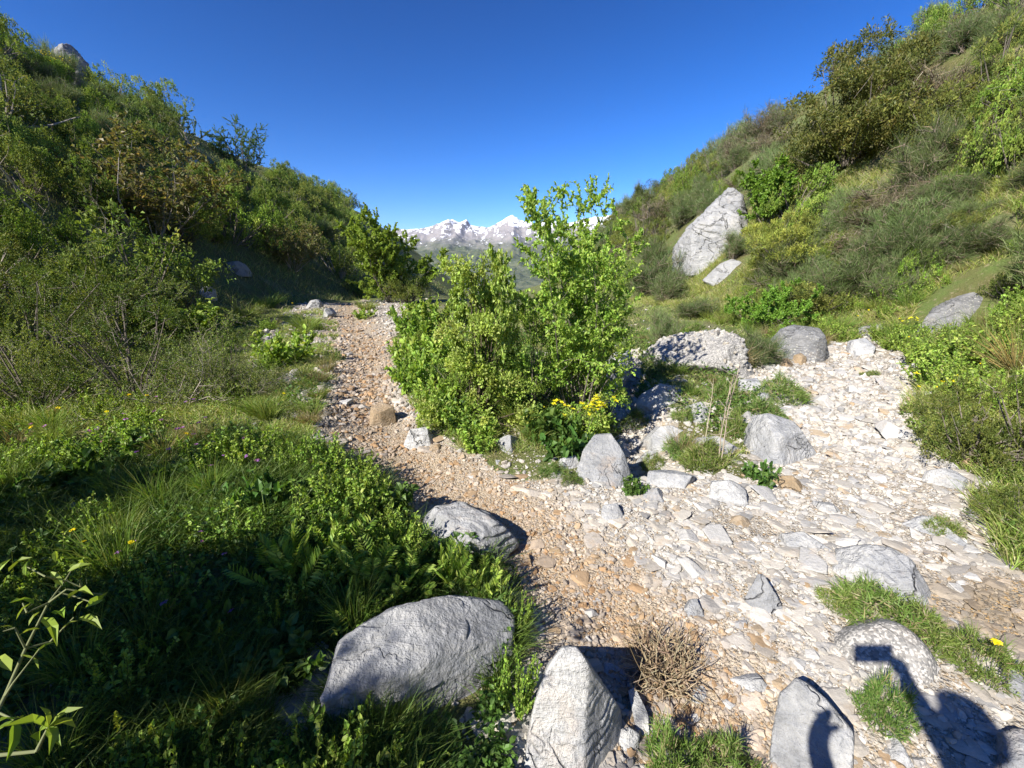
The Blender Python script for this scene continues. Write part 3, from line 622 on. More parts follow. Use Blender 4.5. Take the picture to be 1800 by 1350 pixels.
def blades(pos, d, L, Wd, col, rng, bend=.35):
    """grass blades and fine twigs: tapering, bent ribbons"""
    n = len(pos); side = perp(d, rng); L = np.broadcast_to(L, (n,))[:, None]; Wd = np.broadcast_to(Wd, (n,))[:, None]*.5
    out = d.copy(); out[:, 2] = -.4; out = unit(out+rng.normal(size=(n, 3))*.3); b = np.broadcast_to(bend, (n,))[:, None]
    m = pos+d*L*.55+out*L*b*.15; t = pos+d*L*.95+out*L*b*.6
    V = np.stack([pos-side*Wd, pos+side*Wd, m-side*Wd*.7, m+side*Wd*.7, t], 1)
    F = np.array([[0, 1, 3], [0, 3, 2], [2, 3, 4]])[None]+np.arange(n)[:, None, None]*5
    return V.reshape(-1, 3), F.reshape(-1, 3), np.repeat(col, 5, 0)
def tubes(segs):
    S = np.array(segs); p0, p1, r0, r1 = S[:, 0:3], S[:, 3:6], S[:, 6:7], S[:, 7:8]
    d = unit(p1-p0); a = np.where(np.abs(d[:, 2:3]) > .9, np.array([[1., 0, 0]]), np.array([[0, 0, 1.]])); u = unit(np.cross(d, a)); v = np.cross(d, u)
    c = [u, v, -u, -v]
    V = np.stack([p0+k*r0 for k in c]+[p1+k*r1 for k in c], 1); n = len(S)
    q = [[i, (i+1) % 4, 4+(i+1) % 4, 4+i] for i in range(4)]
    F = np.array([t for a, b, c_, d_ in q for t in ([a, b, c_], [a, c_, d_])])[None]+np.arange(n)[:, None, None]*8
    return V.reshape(-1, 3), F.reshape(-1, 3)
def cat(*parts):
    V, F, T, b = [], [], [], 0
    for v, f, t in parts: V.append(v); F.append(f+b); T.append(t); b += len(v)
    return np.concatenate(V), np.concatenate(F), np.concatenate(T)
def tints(rng, n, cols, w=None, var=.25):
    cols = np.array(cols); i = rng.choice(len(cols), n, p=w)
    return cols[i]*rng.uniform(1-var, 1+var, (n, 1))*rng.uniform(.93, 1.07, (n, 3))
def path3(rng, p, d, L, n, wob, grav=0.0):
    pts = [np.array(p, float)]; d = np.array(d, float); dirs = []
    for k in range(n):
        d = d+rng.normal(size=3)*wob; d[2] += grav; d = d/np.linalg.norm(d); dirs.append(d.copy())
        pts.append(pts[-1]+d*L/n)
    return pts, dirs
def skeleton(rng, stems, H, spread, r0, side=9, twig=5, sidelen=.45, up=.02, wob=.13, base=.1, first=.25, twl=.16, thin=.35, lift=.45, taper=.75):
    """stems, side branches and twigs; returns wood segments and leaf-bearing points"""
    seg, tip = [], []
    for s in range(stems):
        az = rng.uniform(0, 6.283) if stems > 1 else 0; t = spread*math.sqrt(rng.random()) if stems > 1 else spread*.15
        d = np.array([math.cos(az)*math.sin(t), math.sin(az)*math.sin(t), math.cos(t)]); L = H*rng.uniform(.72, 1.0)/max(.55, math.cos(t*.8))
        P, D = path3(rng, (math.cos(az)*base*rng.random(), math.sin(az)*base*rng.random(), -.05), d, L, 9, wob, up)
        rr = r0*rng.uniform(.6, 1)
        for k in range(9): seg.append([*P[k], *P[k+1], rr*(1-.095*k), rr*(1-.095*(k+1))])
        for b in range(side):
            f = first+(1-first)*(b+rng.random())/side; k = min(8, int(f*9)); p = P[k]+(P[k+1]-P[k])*(f*9-k)
            a2 = rng.uniform(0, 6.283); o = np.array([math.cos(a2), math.sin(a2), 0]); dd = unit(D[k]*lift+o*.9+np.array([0, 0, .15]))
            L2 = L*sidelen*(1-taper*f)*rng.uniform(.6, 1.25)+.06*H
            P2, D2 = path3(rng, p, dd, L2, 5, .2, .05)
            r2 = rr*thin*(1.05-f*.6)
            for j in range(5): seg.append([*P2[j], *P2[j+1], r2*(1-.17*j), r2*(1-.17*(j+1))])
            for tw in range(twig):
                g = rng.uniform(.15, 1); j = min(4, int(g*5)); q = P2[j]+(P2[j+1]-P2[j])*(g*5-j)
                d3 = unit(D2[j]*.7+rng.normal(size=3)*.55+np.array([0, 0, .2])); L3 = H*twl*rng.uniform(.5, 1.1)
                P3, D3 = path3(rng, q, d3, L3, 3, .2, .04)
                for h in range(3):
                    seg.append([*P3[h], *P3[h+1], r2*.35, r2*.25]); tip.append([*P3[h], *(P3[h+1]-P3[h])])
            for j in range(2, 5): tip.append([*P2[j], *(P2[j+1]-P2[j])])
        for k in range(6, 9): tip.append([*P[k], *(P[k+1]-P[k])])
    return seg, np.array(tip)
def on_twigs(rng, tip, per, outw=.8, upb=.25):
    i = np.repeat(np.arange(len(tip)), per); f = rng.random(len(i))[:, None]
    pos = tip[i, :3]+tip[i, 3:]*f; d = unit(unit(tip[i, 3:])*.6+rnd_unit(rng, len(i))*outw+np.array([0, 0, upb])); return pos, d
def finish(parts):
    """bounds of the foliage give the plant's nominal width and height"""
    V = np.concatenate([np.array([v.co[:] for v in me.vertices]) if len(me.vertices) < 20 else _co(me) for _, me in parts])
    w = np.percentile(np.abs(V[:, :2]), 98.8)*2; return Proto(parts, w, V[:, 2].max()*.985)
def _co(me):
    a = np.empty(len(me.vertices)*3, np.float32); me.vertices.foreach_get('co', a); return a.reshape(-1, 3)
GREEN = [(.25, .38, .055), (.30, .43, .07), (.19, .31, .05), (.37, .47, .10)]
OLIVE = [(.17, .22, .046), (.22, .26, .055), (.125, .17, .04), (.28, .29, .075)]
DARK = [(.115, .18, .036), (.155, .225, .045), (.205, .275, .055), (.28, .33, .075)]
BROOM = [(.125, .185, .06), (.165, .225, .08), (.095, .15, .045), (.22, .26, .12)]
GRASSC = [(.15, .23, .035), (.19, .27, .045), (.12, .19, .03), (.26, .30, .08)]

def leafy(name, seed, stems, H, spread, per, L, Wd, cols, r0=.018, mat=None, bark=None, rounder=False, parts=('crown', 'trunk'), w=None, **kw):
    rng = np.random.default_rng(seed); seg, tip = skeleton(rng, stems, H, spread, r0, **kw)
    pos, d = on_twigs(rng, tip, per); n = len(pos); c = tints(rng, n, cols, w); l = L*rng.uniform(.55, 1.15, n)
    V, F, T = (broad if rounder else leaves)(pos, d, l, l*Wd/L*rng.uniform(.8, 1.1, n), c, rng)
    tv, tf = tubes(seg)
    return finish([(parts[0], mesh(name+'_'+parts[0], V, F, mat or LEAF, T)), (parts[1], mesh(name+'_'+parts[1], tv, tf, bark or BARK, smooth=True))])
def lumpy(rng, n, lumps, zflat=.8, zr=.8):
    """points over an uneven crown made of many overlapping lumps; returns position and outward direction"""
    c = np.array([[*(rng.normal(size=2)*.42), .10+zr*rng.random()**1.3] for _ in range(lumps)]); c[:, 2] *= 1-.4*np.clip(np.hypot(c[:, 0], c[:, 1]), 0, 1)**1.5
    r = rng.uniform(.15, .30, lumps); i = rng.choice(lumps, n, p=r**2/(r**2).sum()); d = rnd_unit(rng, n); d[:, 2] = np.abs(d[:, 2])*1.0-.35*(rng.random(n) < .45); d = unit(d)
    rad = r[i][:, None]*(1-.35*rng.random((n, 1))**2); p = c[i]+d*rad*np.array([1, 1, zflat]); p[:, 2] = np.maximum(p[:, 2], .02)
    return p, d
def juniper(name, seed, lumps=22, sprays=900, per=13, L=.11, cols=OLIVE, H=1.0, flat=.7, w=None, Wf=.32, mat=None):
    """dense bush of upswept needle sprays"""
    rng = np.random.default_rng(seed); p, d = lumpy(rng, sprays, lumps, flat)
    d = unit(d+np.array([0, 0, .55])+rng.normal(size=d.shape)*.3)
    i = np.repeat(np.arange(sprays), per); n = len(i); dd = unit(d[i]+rng.normal(size=(n, 3))*.42); pos = p[i]+d[i]*rng.random((n, 1))*L*.9
    base = tints(rng, sprays, cols, w, .3); c = base[i]*rng.uniform(.8, 1.2, (n, 1))
    V, F, T = leaves(pos, dd, L*rng.uniform(.5, 1.1, n), L*Wf*rng.uniform(.7, 1.2, n), c, rng)
    seg = []
    for k in range(9):
        q = p[rng.integers(sprays)]; a = np.array([q[0]*.15, q[1]*.15, 0]); m = (a+q)/2+rng.normal(size=3)*.05
        seg += [[*a, *m, .03, .02], [*m, *q, .02, .006]]
    tv, tf = tubes(seg)
    return finish([('crown', mesh(name+'_crown', V, F, mat or LEAF_F, T)), ('trunk', mesh(name+'_trunk', tv, tf, BARKD))])
def bushy(name, seed, lumps=18, subs=17, per=15, L=.055, cols=DARK, Wf=.6, flat=.85, clump=.075, w=None, mat=None, upb=.25, dead=0.0, rounder=False, bark=None, zr=.75):
    """rounded bush: lumps of small leaf clumps with gaps between them"""
    rng = np.random.default_rng(seed); p, d = lumpy(rng, lumps*subs, lumps, flat, zr); m = len(p)
    i = np.repeat(np.arange(m), per); n = len(i); o = rnd_unit(rng, n)*rng.random((n, 1))**.5; pos = p[i]+o*clump*rng.uniform(.5, 1.35, m)[i][:, None]; pos[:, 2] = np.maximum(pos[:, 2], .01)
    dd = unit(d[i]*.5+o*.8+rng.normal(size=(n, 3))*.5+np.array([0, 0, upb])); base = tints(rng, m, cols, w, .3); c = base[i]*rng.uniform(.78, 1.22, (n, 1)); l = L*rng.uniform(.55, 1.15, n)
    V, F, T = (broad if rounder else leaves)(pos, dd, l, l*Wf, c, rng); seg = []
    for k in range(26):
        q = p[rng.integers(m)]; a = np.array([q[0]*.12, q[1]*.12, 0]); b = (a+q)/2+rng.normal(size=3)*.06
        seg += [[*a, *b, .018, .012], [*b, *q, .012, .004]]
        for j in range(3):
            r = q+rng.normal(size=3)*.09; seg.append([*q, *r, .004, .002])
    tv, tf = tubes(seg); return finish([('crown', mesh(name+'_crown', V, F, mat or LEAF_F, T)), ('trunk', mesh(name+'_trunk', tv, tf, bark or (BARKP if dead else BARK)))])
def broom(name, seed, n=9000, cols=BROOM, dry=.10, spread=.8, L=.24, wd=.0048, stemH=.62):
    """switch-like broom: brown woody fan inside, soft dense green switches at the ends of many branches"""
    rng = np.random.default_rng(seed); seg, src = [], []
    for s in range(26):
        az = rng.uniform(0, 6.283); t = spread*math.sqrt(rng.random()); d = np.array([math.cos(az)*math.sin(t), math.sin(az)*math.sin(t), math.cos(t)])
        P, D = path3(rng, (rng.normal()*.07, rng.normal()*.07, 0), d, stemH*rng.uniform(.55, 1.35), 5, .22, .05)
        for k in range(5): seg.append([*P[k], *P[k+1], .013-.0021*k, .0109-.0021*k])
        for k in range(2, 6):
            for b in range(4):
                P2, D2 = path3(rng, P[k], unit(D[min(k, 4)]+rng.normal(size=3)*.55), rng.uniform(.1, .26), 2, .25, .08)
                for j in range(2): seg.append([*P2[j], *P2[j+1], .005, .0035])
                src.append([*P2[-1], *D2[-1]]); src.append([*P2[1], *D2[0]])
    src = np.array(src); m = len(src); i = rng.integers(m, size=n); d = unit(src[i, 3:]*.55+np.array([0, 0, .55])+rng.normal(size=(n, 3))*.38)
    pos = src[i, :3]+rng.normal(size=(n, 3))*.035; lump = rng.uniform(.5, 1.25, m)[i]; tone = rng.uniform(.72, 1.2, m)[i][:, None]
    V, F, T = blades(pos, d, L*lump*rng.uniform(.5, 1.15, n), wd*rng.uniform(.7, 1.3, n), tints(rng, n, cols, var=.25)*tone, rng, .2)
    k = int(n*dry); i = rng.integers(len(seg), size=k); S = np.array(seg)[i]; dd = unit(S[:, 3:6]-S[:, 0:3]+rng.normal(size=(k, 3))*.6+np.array([0, 0, .1]))
    V2, F2, T2 = blades(S[:, 3:6], dd, .2*rng.uniform(.5, 1.2, k), .006, tints(rng, k, [(.26, .20, .14), (.34, .28, .21), (.18, .14, .10)]), rng)
    tv, tf = tubes(seg); tt = np.tile(np.array([[.2, .17, .13]]), (len(tv), 1))
    V2, F2, T2 = cat((V2, F2, T2), (tv, tf, tt))
    return finish([('foliage', mesh(name+'_foliage', V, F, LEAF_F, T)), ('stems', mesh(name+'_stems', V2, F2, STRAW, T2))])
def tuft(name, seed, n, L, wd, cols, spread=.7, base=.08, bend=.5, mat=None):
    rng = np.random.default_rng(seed); az = rng.uniform(0, 6.283, n); t = spread*np.sqrt(rng.random(n))
    d = np.stack([np.cos(az)*np.sin(t), np.sin(az)*np.sin(t), np.cos(t)], -1); b = base*np.sqrt(rng.random(n)); pos = np.stack([np.cos(az)*b, np.sin(az)*b, np.full(n, -.01)], -1)
    V, F, T = blades(pos, d, L*rng.uniform(.5, 1.1, n), wd, tints(rng, n, cols), rng, bend)
    return finish([('foliage', mesh(name, V, F, mat or BLADE, T))])
def cushion(name, seed, n=2300, cols=None, L=.16, wd=.012, flat=.5):
    """low dome of fine feathery leaves"""
    rng = np.random.default_rng(seed); cols = cols or [(.13, .21, .04), (.17, .26, .055), (.10, .17, .032), (.23, .30, .09)]
    az = rng.uniform(0, 6.283, n); r = np.sqrt(rng.random(n)); ed = 1+.38*vnoise(np.stack([np.cos(az)*1.6+seed, np.sin(az)*1.6, 0*r], -1), seed+2)
    X, Y = np.cos(az)*r*.5*ed, np.sin(az)*r*.5*ed; lump = np.clip(.75+.75*vnoise(np.stack([X*6, Y*6, r*0+seed], -1), seed), .05, 2)
    pos = np.stack([X, Y, flat*.45*(1-r**2.2)*lump], -1); d = unit(np.stack([np.cos(az)*r*.8, np.sin(az)*r*.8, .6+0*r], -1)+rng.normal(size=(n, 3))*.6)
    V, F, T = blades(pos, d, L*rng.uniform(.3, 1.25, n)*np.clip(lump, .5, 1.3), wd, tints(rng, n, cols+[(.36, .31, .18)], [.86/len(cols)]*len(cols)+[.14]), rng, .4)
    k = n//3; i = rng.integers(n, size=k); l = .035*rng.uniform(.5, 1.3, k); V2, F2, T2 = leaves(pos[i]+d[i]*L*rng.random((k, 1))*.8, rnd_unit(rng, k)*.8+np.array([0, 0, .3]), l, l*.5, tints(rng, k, cols), rng); V, F, T = cat((V, F, T), (V2, F2, T2))
    return finish([('foliage', mesh(name, V, F, BLADE, T))])
def herb(name, seed, stems=26, H=.3, L=.06, Wd=.035, cols=GREEN, per=9, spread=.8, base=.14):
    """leafy herb of many short stems"""
    rng = np.random.default_rng(seed); seg, tip = [], []
    for s in range(stems):
        az = rng.uniform(0, 6.283); t = spread*math.sqrt(rng.random()); b = base*math.sqrt(rng.random())
        P, D = path3(rng, (b*math.cos(az), b*math.sin(az), -.01), (math.cos(az)*math.sin(t), math.sin(az)*math.sin(t), math.cos(t)), H*rng.uniform(.5, 1.1), 4, .15, .05)
        for k in range(4): seg.append([*P[k], *P[k+1], .0035, .0028]); tip.append([*P[k], *(P[k+1]-P[k])])
    tip = np.array(tip); pos, d = on_twigs(rng, tip, per, 1.0, .2); n = len(pos); l = L*rng.uniform(.5, 1.15, n)
    V, F, T = broad(pos, d, l, l*Wd/L, tints(rng, n, cols), rng); tv, tf = tubes(seg)
    V, F, T = cat((V, F, T), (tv, tf, np.tile([[.10, .13, .04]], (len(tv), 1))))
    return finish([('foliage', mesh(name, V, F, LEAF, T))])
def pinnate(name, seed, fronds=16, H=.34, cols=GREEN):
    """upright feather-leaved plant: each frond a midrib with paired leaflets"""
    rng = np.random.default_rng(seed); seg, P_, D_, L_ = [], [], [], []
    for s in range(fronds):
        az = rng.uniform(0, 6.283); t = .75*math.sqrt(rng.random()); d0 = np.array([math.cos(az)*math.sin(t), math.sin(az)*math.sin(t), math.cos(t)])
        P, D = path3(rng, (rng.normal()*.05, rng.normal()*.05, -.01), d0, H*rng.uniform(.6, 1.1), 9, .07, -.03); sd = perp(d0[None], rng)[0]
        for k in range(9):
            seg.append([*P[k], *P[k+1], .002, .0016])
            if k < 2: continue
            for sg in (-1, 1):
                for q in (0, .5):
                    P_.append(P[k]+(P[k+1]-P[k])*q); D_.append(unit(sd*sg+D[k]*.75)); L_.append(H*.20*math.sin(min(1, (k+q-1)/8.5)*2.75)+.008)
    P_, D_, L_ = np.array(P_), np.array(D_), np.array(L_); n = len(P_); V, F, T = leaves(P_, D_, L_, L_*.34, tints(rng, n, cols, var=.18), rng, .1, .1)
    tv, tf = tubes(seg); V, F, T = cat((V, F, T), (tv, tf, np.tile([[.12, .17, .04]], (len(tv), 1))))
    return finish([('foliage', mesh(name, V, F, LEAF, T))])
def thorn(name, seed, stems=22, H=1.0, spread=1.25, per=2, L=.03, cols=DARK, side=9, twig=7):
    """tangle of bare grey twigs with sparse small leaves"""
    rng = np.random.default_rng(seed); seg, tip = skeleton(rng, stems, H, spread, .012, side, twig, .5, -.01, .22, .4, .12, .2, .4, .25, .5)
    pos, d = on_twigs(rng, tip, per); n = len(pos); l = L*rng.uniform(.5, 1.2, n); V, F, T = leaves(pos, d, l, l*.6, tints(rng, n, cols), rng); tv, tf = tubes(seg)
    return finish([('foliage', mesh(name+'_foliage', V, F, LEAF, T)), ('branches', mesh(name+'_branches', tv, tf, BARKP))])
# ------------------------------------------------------------------ prototypes
rngP = np.random.default_rng(5)
BR = [broom('broom', 400+k, spread=.6+.12*(k % 3), L=.2+.03*(k % 4)) for k in range(6)]
BRD = [broom('dry_broom', 420+k, 3000, [(.20, .18, .11), (.26, .23, .15), (.15, .17, .08)], .7, .9) for k in range(2)]
JU = [bushy('juniper', 440+k, 20, 20, 18, .06, OLIVE, .32, .65, .085, upb=.5) for k in range(3)]
JUY = [bushy('golden_juniper', 450+k, 20, 20, 18, .06, [(.20, .24, .05), (.25, .28, .06), (.15, .19, .045)], .34, .6, .085, upb=.5) for k in range(2)]
MQ = [bushy('evergreen_bush', 460+k, 20+2*k) for k in range(4)]
MQO = [bushy('olive_bush', 470+k, 18, 17, 12, .05, OLIVE, dead=1) for k in range(3)]
LF = [bushy('leafy_bush', 480+k, 20, 17, 14, .055, [tuple(.72*v for v in c) for c in GREEN], Wf=.7) for k in range(3)]
TW = [leafy('twiggy_bush', 490+k, 14, 1.0, .95, 3, .05, .032, [(.22, .20, .08), (.18, .19, .065), (.27, .23, .095), (.16, .20, .05)], .012, bark=BARKP, parts=('foliage', 'branches')) for k in range(2)]
GT = [tuft('grass_tuft', 500+k, 260, .42, .008, GRASSC, .9, .12, .7) for k in range(3)]
GY = [tuft('dry_grass_tuft', 510+k, 240, .4, .006, [(.34, .27, .14), (.26, .22, .11), (.15, .18, .05)], .95, .1, .7) for k in range(2)]
CU = [cushion('cushion', 520+k) for k in range(3)]
HB = [herb('herb', 530+k) for k in range(3)]
HF = [herb('fine_herb', 535+k, 40, .3, .032, .02, GREEN, 12) for k in range(3)]
HBL = [herb('broad_herb', 540+k, 16, .22, .085, .06, [(.07, .15, .03), (.10, .19, .04), (.13, .22, .05)], 5, 1.0) for k in range(2)]
PN = [pinnate('pinnate', 550+k) for k in range(3)]
def pick(L): return L[rngP.integers(len(L))]
def put(name, protos, px, py, wpx, hpx, label, cat, group=None, lean=(0, 0), sink=0.0):
    """a plant whose foot is at a pixel's ground point and whose size there is given in pixels"""
    g = next(v for v in (at(px, py+e) for e in range(0, 300, 4)) if v is not None); q = g-CAM; k = (675-(py-hpx))/FPX; h = (k*(q@FWD)-q@UPV)/(CP+k*SP); d = depth(g)-.5*h*SP
    return place(name, pick(protos) if isinstance(protos, list) else protos, g-np.array([0, 0, sink]), wpx*d/FPX, h, label, cat, group, rngP.uniform(0, 6.28), lean)
# ------------------------------------------------------------------ the thicket in the middle
put('sapling', leafy('sapling', 600, 8, 3.0, .42, 9, .055, .036, [tuple(1.15*v for v in c) for c in GREEN], .018, rounder=True, side=17, twig=6, sidelen=.30, first=.1, twl=.085, base=.2, up=.045, wob=.1), 1012, 728, 262, 448,
    'tall light green sapling with a pointed top in front of the snowy mountain', 'tree')
put('leafy_shrub', bushy('leafy_shrub', 601, 34, 20, 16, .052, [(.30, .43, .075), (.36, .48, .09), (.23, .35, .065), (.42, .52, .14)], .85, .9, .085, mat=LEAF, rounder=True, bark=BARKD, zr=2.6), 845, 742, 215, 302,
    'broad light green shrub with lobed leaves and dark stems beside the path', 'shrub')
put('leafy_shrub', bushy('low_shrub', 602, 36, 19, 13, .046, GREEN, .75, .9, .08, mat=LEAF, rounder=True, zr=2.0), 1025, 738, 200, 240,
    'dense green undergrowth shrub around the foot of the tall sapling', 'shrub')
put('leafy_shrub', bushy('side_shrub', 606, 34, 18, 14, .05, GREEN, .75, .9, .08, mat=LEAF, rounder=True, zr=2.7), 935, 715, 140, 200,
    'middle green shrub filling the gap between lobed shrub and tall sapling', 'shrub')
put('leafy_shrub', leafy('stem_shrub', 607, 12, 1.6, .55, 7, .06, .05, [(.30, .43, .075), (.36, .48, .09), (.23, .35, .065), (.42, .52, .14)], .016, rounder=True, side=9, twig=4, base=.3, first=.4, twl=.1, bark=BARKD), 850, 735, 165, 300,
    'open dark stemmed shoots rising through the lobed leaved shrub', 'shrub')
put('tree', leafy('path_tree', 603, 12, 2.6, .5, 20, .07, .045, [(.30, .43, .07), (.36, .48, .085), (.23, .35, .06)], .025, side=13, twig=5, sidelen=.4, first=.08, base=.3, twl=.1), 697, 532, 150, 174,
    'feathery light green tree where the path goes over the crest', 'tree')
put('juniper_bush', JU, 722, 533, 80, 62, 'small dark juniper at the foot of the crest tree', 'bush')
put('juniper_bush', MQ, 632, 522, 60, 60, 'dark bush left of the crest tree', 'bush')
th_lab = ('low leafy herb spilling from the thicket onto the path edge', 'herb', 'herbs round the foot of the thicket')
for (px, py, w, h) in [(735, 600, 75, 70), (760, 640, 90, 80), (735, 680, 80, 80), (770, 720, 85, 70), (715, 570, 55, 45), (800, 745, 80, 60), (1080, 640, 60, 60), (1040, 690, 70, 70), (760, 570, 80, 60), (705, 625, 40, 40), (720, 655, 45, 45), (840, 762, 60, 40)]:
    put('herb', HB, px, py+4, w, h, *th_lab)
put('leafy_bush', LF, 810, 700, 110, 80, 'rounded green bush low on the path side of the thicket', 'bush')
put('leafy_bush', LF, 735, 635, 70, 60, 'small leafy bush nearest the path at the thicket\'s left end', 'bush')
for (px, py, w, h) in [(905, 745, 90, 70), (950, 765, 80, 60), (860, 770, 60, 40), (985, 790, 60, 50)]:
    put('grass_tuft', GT, px, py, w, h, 'grass tuft in front of the thicket', 'grass tuft', 'grass tufts in front of the thicket')
put('herb', HB, 838, 790, 62, 44, 'neat green herb standing apart in gravel below the thicket', 'herb')
put('broad_leaved_herb', HBL, 1000, 800, 90, 60, 'broad leaved pale green herb beside the sloping slab', 'herb')
put('broad_leaved_herb', HBL, 960, 775, 90, 60, 'broad leaved green herb left of the yellow flowers', 'herb')
def yellow_plant(name, px, py, wpx, hpx, label, n=26, seed=1, hbs=None):
    g = at(px, py); d = depth(g); W, H = wpx*d/FPX, hpx*d/FPX; rng = np.random.default_rng(seed)
    e = empty(name, g, label, 'flower'); pr = pick(hbs or HB)
    o = obj('foliage', pr.parts[0][1], e); o.scale = (W/pr.W, W/pr.W, H*.85/pr.H)
    k = n*9; cen = np.stack([rng.normal(size=n)*W*.25, rng.normal(size=n)*W*.2, H*rng.uniform(.72, 1.05, n)], -1); i = np.repeat(np.arange(n), 9)
    dd = rnd_unit(rng, k); dd[:, 2] = np.abs(dd[:, 2])*.6; V, F, T = leaves(cen[i], unit(dd), .016+.02*rng.random(k), .014, tints(rng, k, [(.82, .74, .03), (.84, .78, .06)], var=.12), rng)
    obj('blossoms', mesh('blossoms', V, F, LEAF, T), e)
    tv, tf = tubes([[c[0]*.3, c[1]*.3, 0, *c, .002, .0015] for c in cen]); obj('stems', mesh('stems', tv, tf, LEAF, np.tile([[.10, .15, .04]], (len(tv), 1))), e)
yellow_plant('yellow_flower_plant', 1040, 778, 75, 78, 'yellow flowered plant at the right foot of the thicket', 34, 1)
yellow_plant('yellow_flower_plant', 978, 745, 40, 40, 'small cluster of yellow flowers left of the larger yellow plant', 8, 2)
# ------------------------------------------------------------------ right hillside
def R_(name, pr, *a, **k): return put(name, pr, *a, **k)
R_('juniper_tree', bushy('great_juniper', 610, 90, 30, 15, .05, [(.14, .17, .038), (.185, .21, .05), (.10, .13, .03), (.24, .235, .065)], .42, .5, .085, upb=.3, zr=1.5, mat=LEAF), 1490, 292, 250, 248, 'huge dense olive juniper filling the upper right slope', 'tree')
for (px, py, w, h, l) in [(1262, 318, 62, 92, 'stalky broom standing on the skyline above the crag'), (1325, 262, 78, 85, 'stalky double broom on the skyline left of the huge juniper'), (1372, 232, 55, 66, 'small broom on the skyline touching the huge juniper'), (1470, 140, 46, 62, 'stalky broom on the skyline above the huge juniper'), (1200, 345, 60, 55, 'grey broom low on the skyline left of the crag')]:
    R_('broom_bush', broom('sky_broom', 700+px, 3200, spread=.5, L=.2, stemH=.8), px, py, w, h, l, 'broom')
R_('juniper_bush', bushy('low_juniper', 611, 40, 28, 18, .05, [(.23, .26, .05), (.28, .30, .06), (.17, .20, .045)], .36, .5, .06, upb=.45), 1385, 478, 165, 118, 'yellowish low juniper spreading beside the tall crag', 'bush')
R_('leafy_tree', leafy('slope_tree', 612, 10, 1.8, .7, 11, .075, .06, [(.22, .36, .045), (.27, .41, .06), (.17, .29, .04)], .02, rounder=True, side=10, twig=4, base=.25, first=.12, twl=.12), 1352, 400, 112, 128, 'bright green leafy small tree beside the crag top', 'tree')
R_('leafy_bush', leafy('bank_bush', 613, 14, 1.0, .95, 11, .045, .042, [(.15, .28, .04), (.20, .34, .045), (.25, .39, .06)], .012, rounder=True, side=8, twig=4, base=.3, first=.12, twl=.13), 1342, 580, 140, 92, 'bright green leafy bush behind the block shaped boulder', 'bush')
R_('dark_pine', bushy('dark_pine', 614, 24, 24, 16, .05, [(.08, .11, .03), (.11, .14, .035), (.15, .17, .045)], .4, .9, .08, upb=.3, zr=2.5), 1132, 452, 92, 135, 'dark upright juniper at the far left end of the right slope', 'tree')
R_('broom_bush', BR, 1162, 612, 78, 82, 'round blue green broom bush left of the rubbly mound', 'broom')
R_('broom_bush', BR, 1322, 640, 95, 75, 'grassy grey broom at the left side of the block shaped boulder', 'broom')
R_('broom_bush', BR, 1225, 560, 84, 46, 'green broom in front of the crag foot', 'broom')
R_('broom_bush', BR, 1172, 530, 70, 62, 'grey green broom left of the crag on the lower slope', 'broom')
R_('leafy_bush', LF, 1405, 545, 80, 56, 'fresh green bush beside the pale flat rock', 'bush')
R_('broom_bush', BR, 1500, 520, 120, 80, 'wide grey broom drooping over the right bank', 'broom')
R_('broom_bush', BR, 1668, 462, 90, 58, 'low grey broom on the grass above the flat topped boulder', 'broom')
R_('broom_bush', BR, 1735, 440, 100, 66, 'grey broom right of the long pale outcrop', 'broom')
R_('juniper_bush', JU, 1700, 412, 90, 50, 'olive juniper above the long pale outcrop', 'bush')
R_('broom_bush', BR, 1580, 462, 120, 90, 'grey broom above the flat topped boulder', 'broom')
R_('broom_bush', BR, 1290, 455, 70, 60, 'green broom tuft at the right foot of the crag', 'broom')
R_('dry_grass_tuft', GY, 1290, 650, 90, 70, 'straw coloured grass clump on the rubbly mound\'s right end', 'grass tuft')
R_('juniper_bush', MQ, 1775, 525, 80, 72, 'dark green bush at the right edge above the flat topped boulder', 'bush')
for (px, py, w, h, l) in [(1705, 812, 225, 150, 'low spreading dark olive bush over the edge of the stony bed'), (1810, 830, 220, 180, 'dark olive bush at the right frame edge above the bed'), (1660, 735, 90, 60, 'small olive bush tip reaching into the stony bed'), (1790, 930, 130, 90, 'olive bush at the right edge below the larger bushes')]:
    R_('juniper_bush', bushy('bank_juniper', 620+px, 30, 24, 16, .034, [(.12, .16, .032), (.16, .20, .04), (.09, .125, .027), (.21, .235, .055)], flat=.6, clump=.05, mat=LEAF), px, py, w, h, l, 'bush')
R_('dry_broom_bush', tuft('golden_broom', 630, 340, .9, .007, [(.36, .27, .09), (.28, .24, .09), (.20, .20, .08)], 1.2, .1, .3, mat=STRAW), 1790, 655, 170, 130, 'golden leafless broom stalks at the right frame edge', 'broom')
for (px, py, w, h, l) in [(1650, 680, 110, 70, 'green herb bank left of the golden stalks'), (1720, 640, 120, 70, 'green herb bank below the flat topped boulder'), (1620, 640, 90, 50, 'low green herbs right of the bed head'), (1740, 720, 140, 80, 'tall green herbs above the dark olive bushes')]:
    R_('herb', HF, px, py, w, h, l, 'herb')
yellow_plant('yellow_flower_plant', 1665, 705, 50, 45, 'yellow flowers growing over the dark olive bush', 8, 3)
yellow_plant('yellow_flower_plant', 1598, 592, 50, 32, 'yellow flowers at the left end of the flat topped boulder', 8, 4)
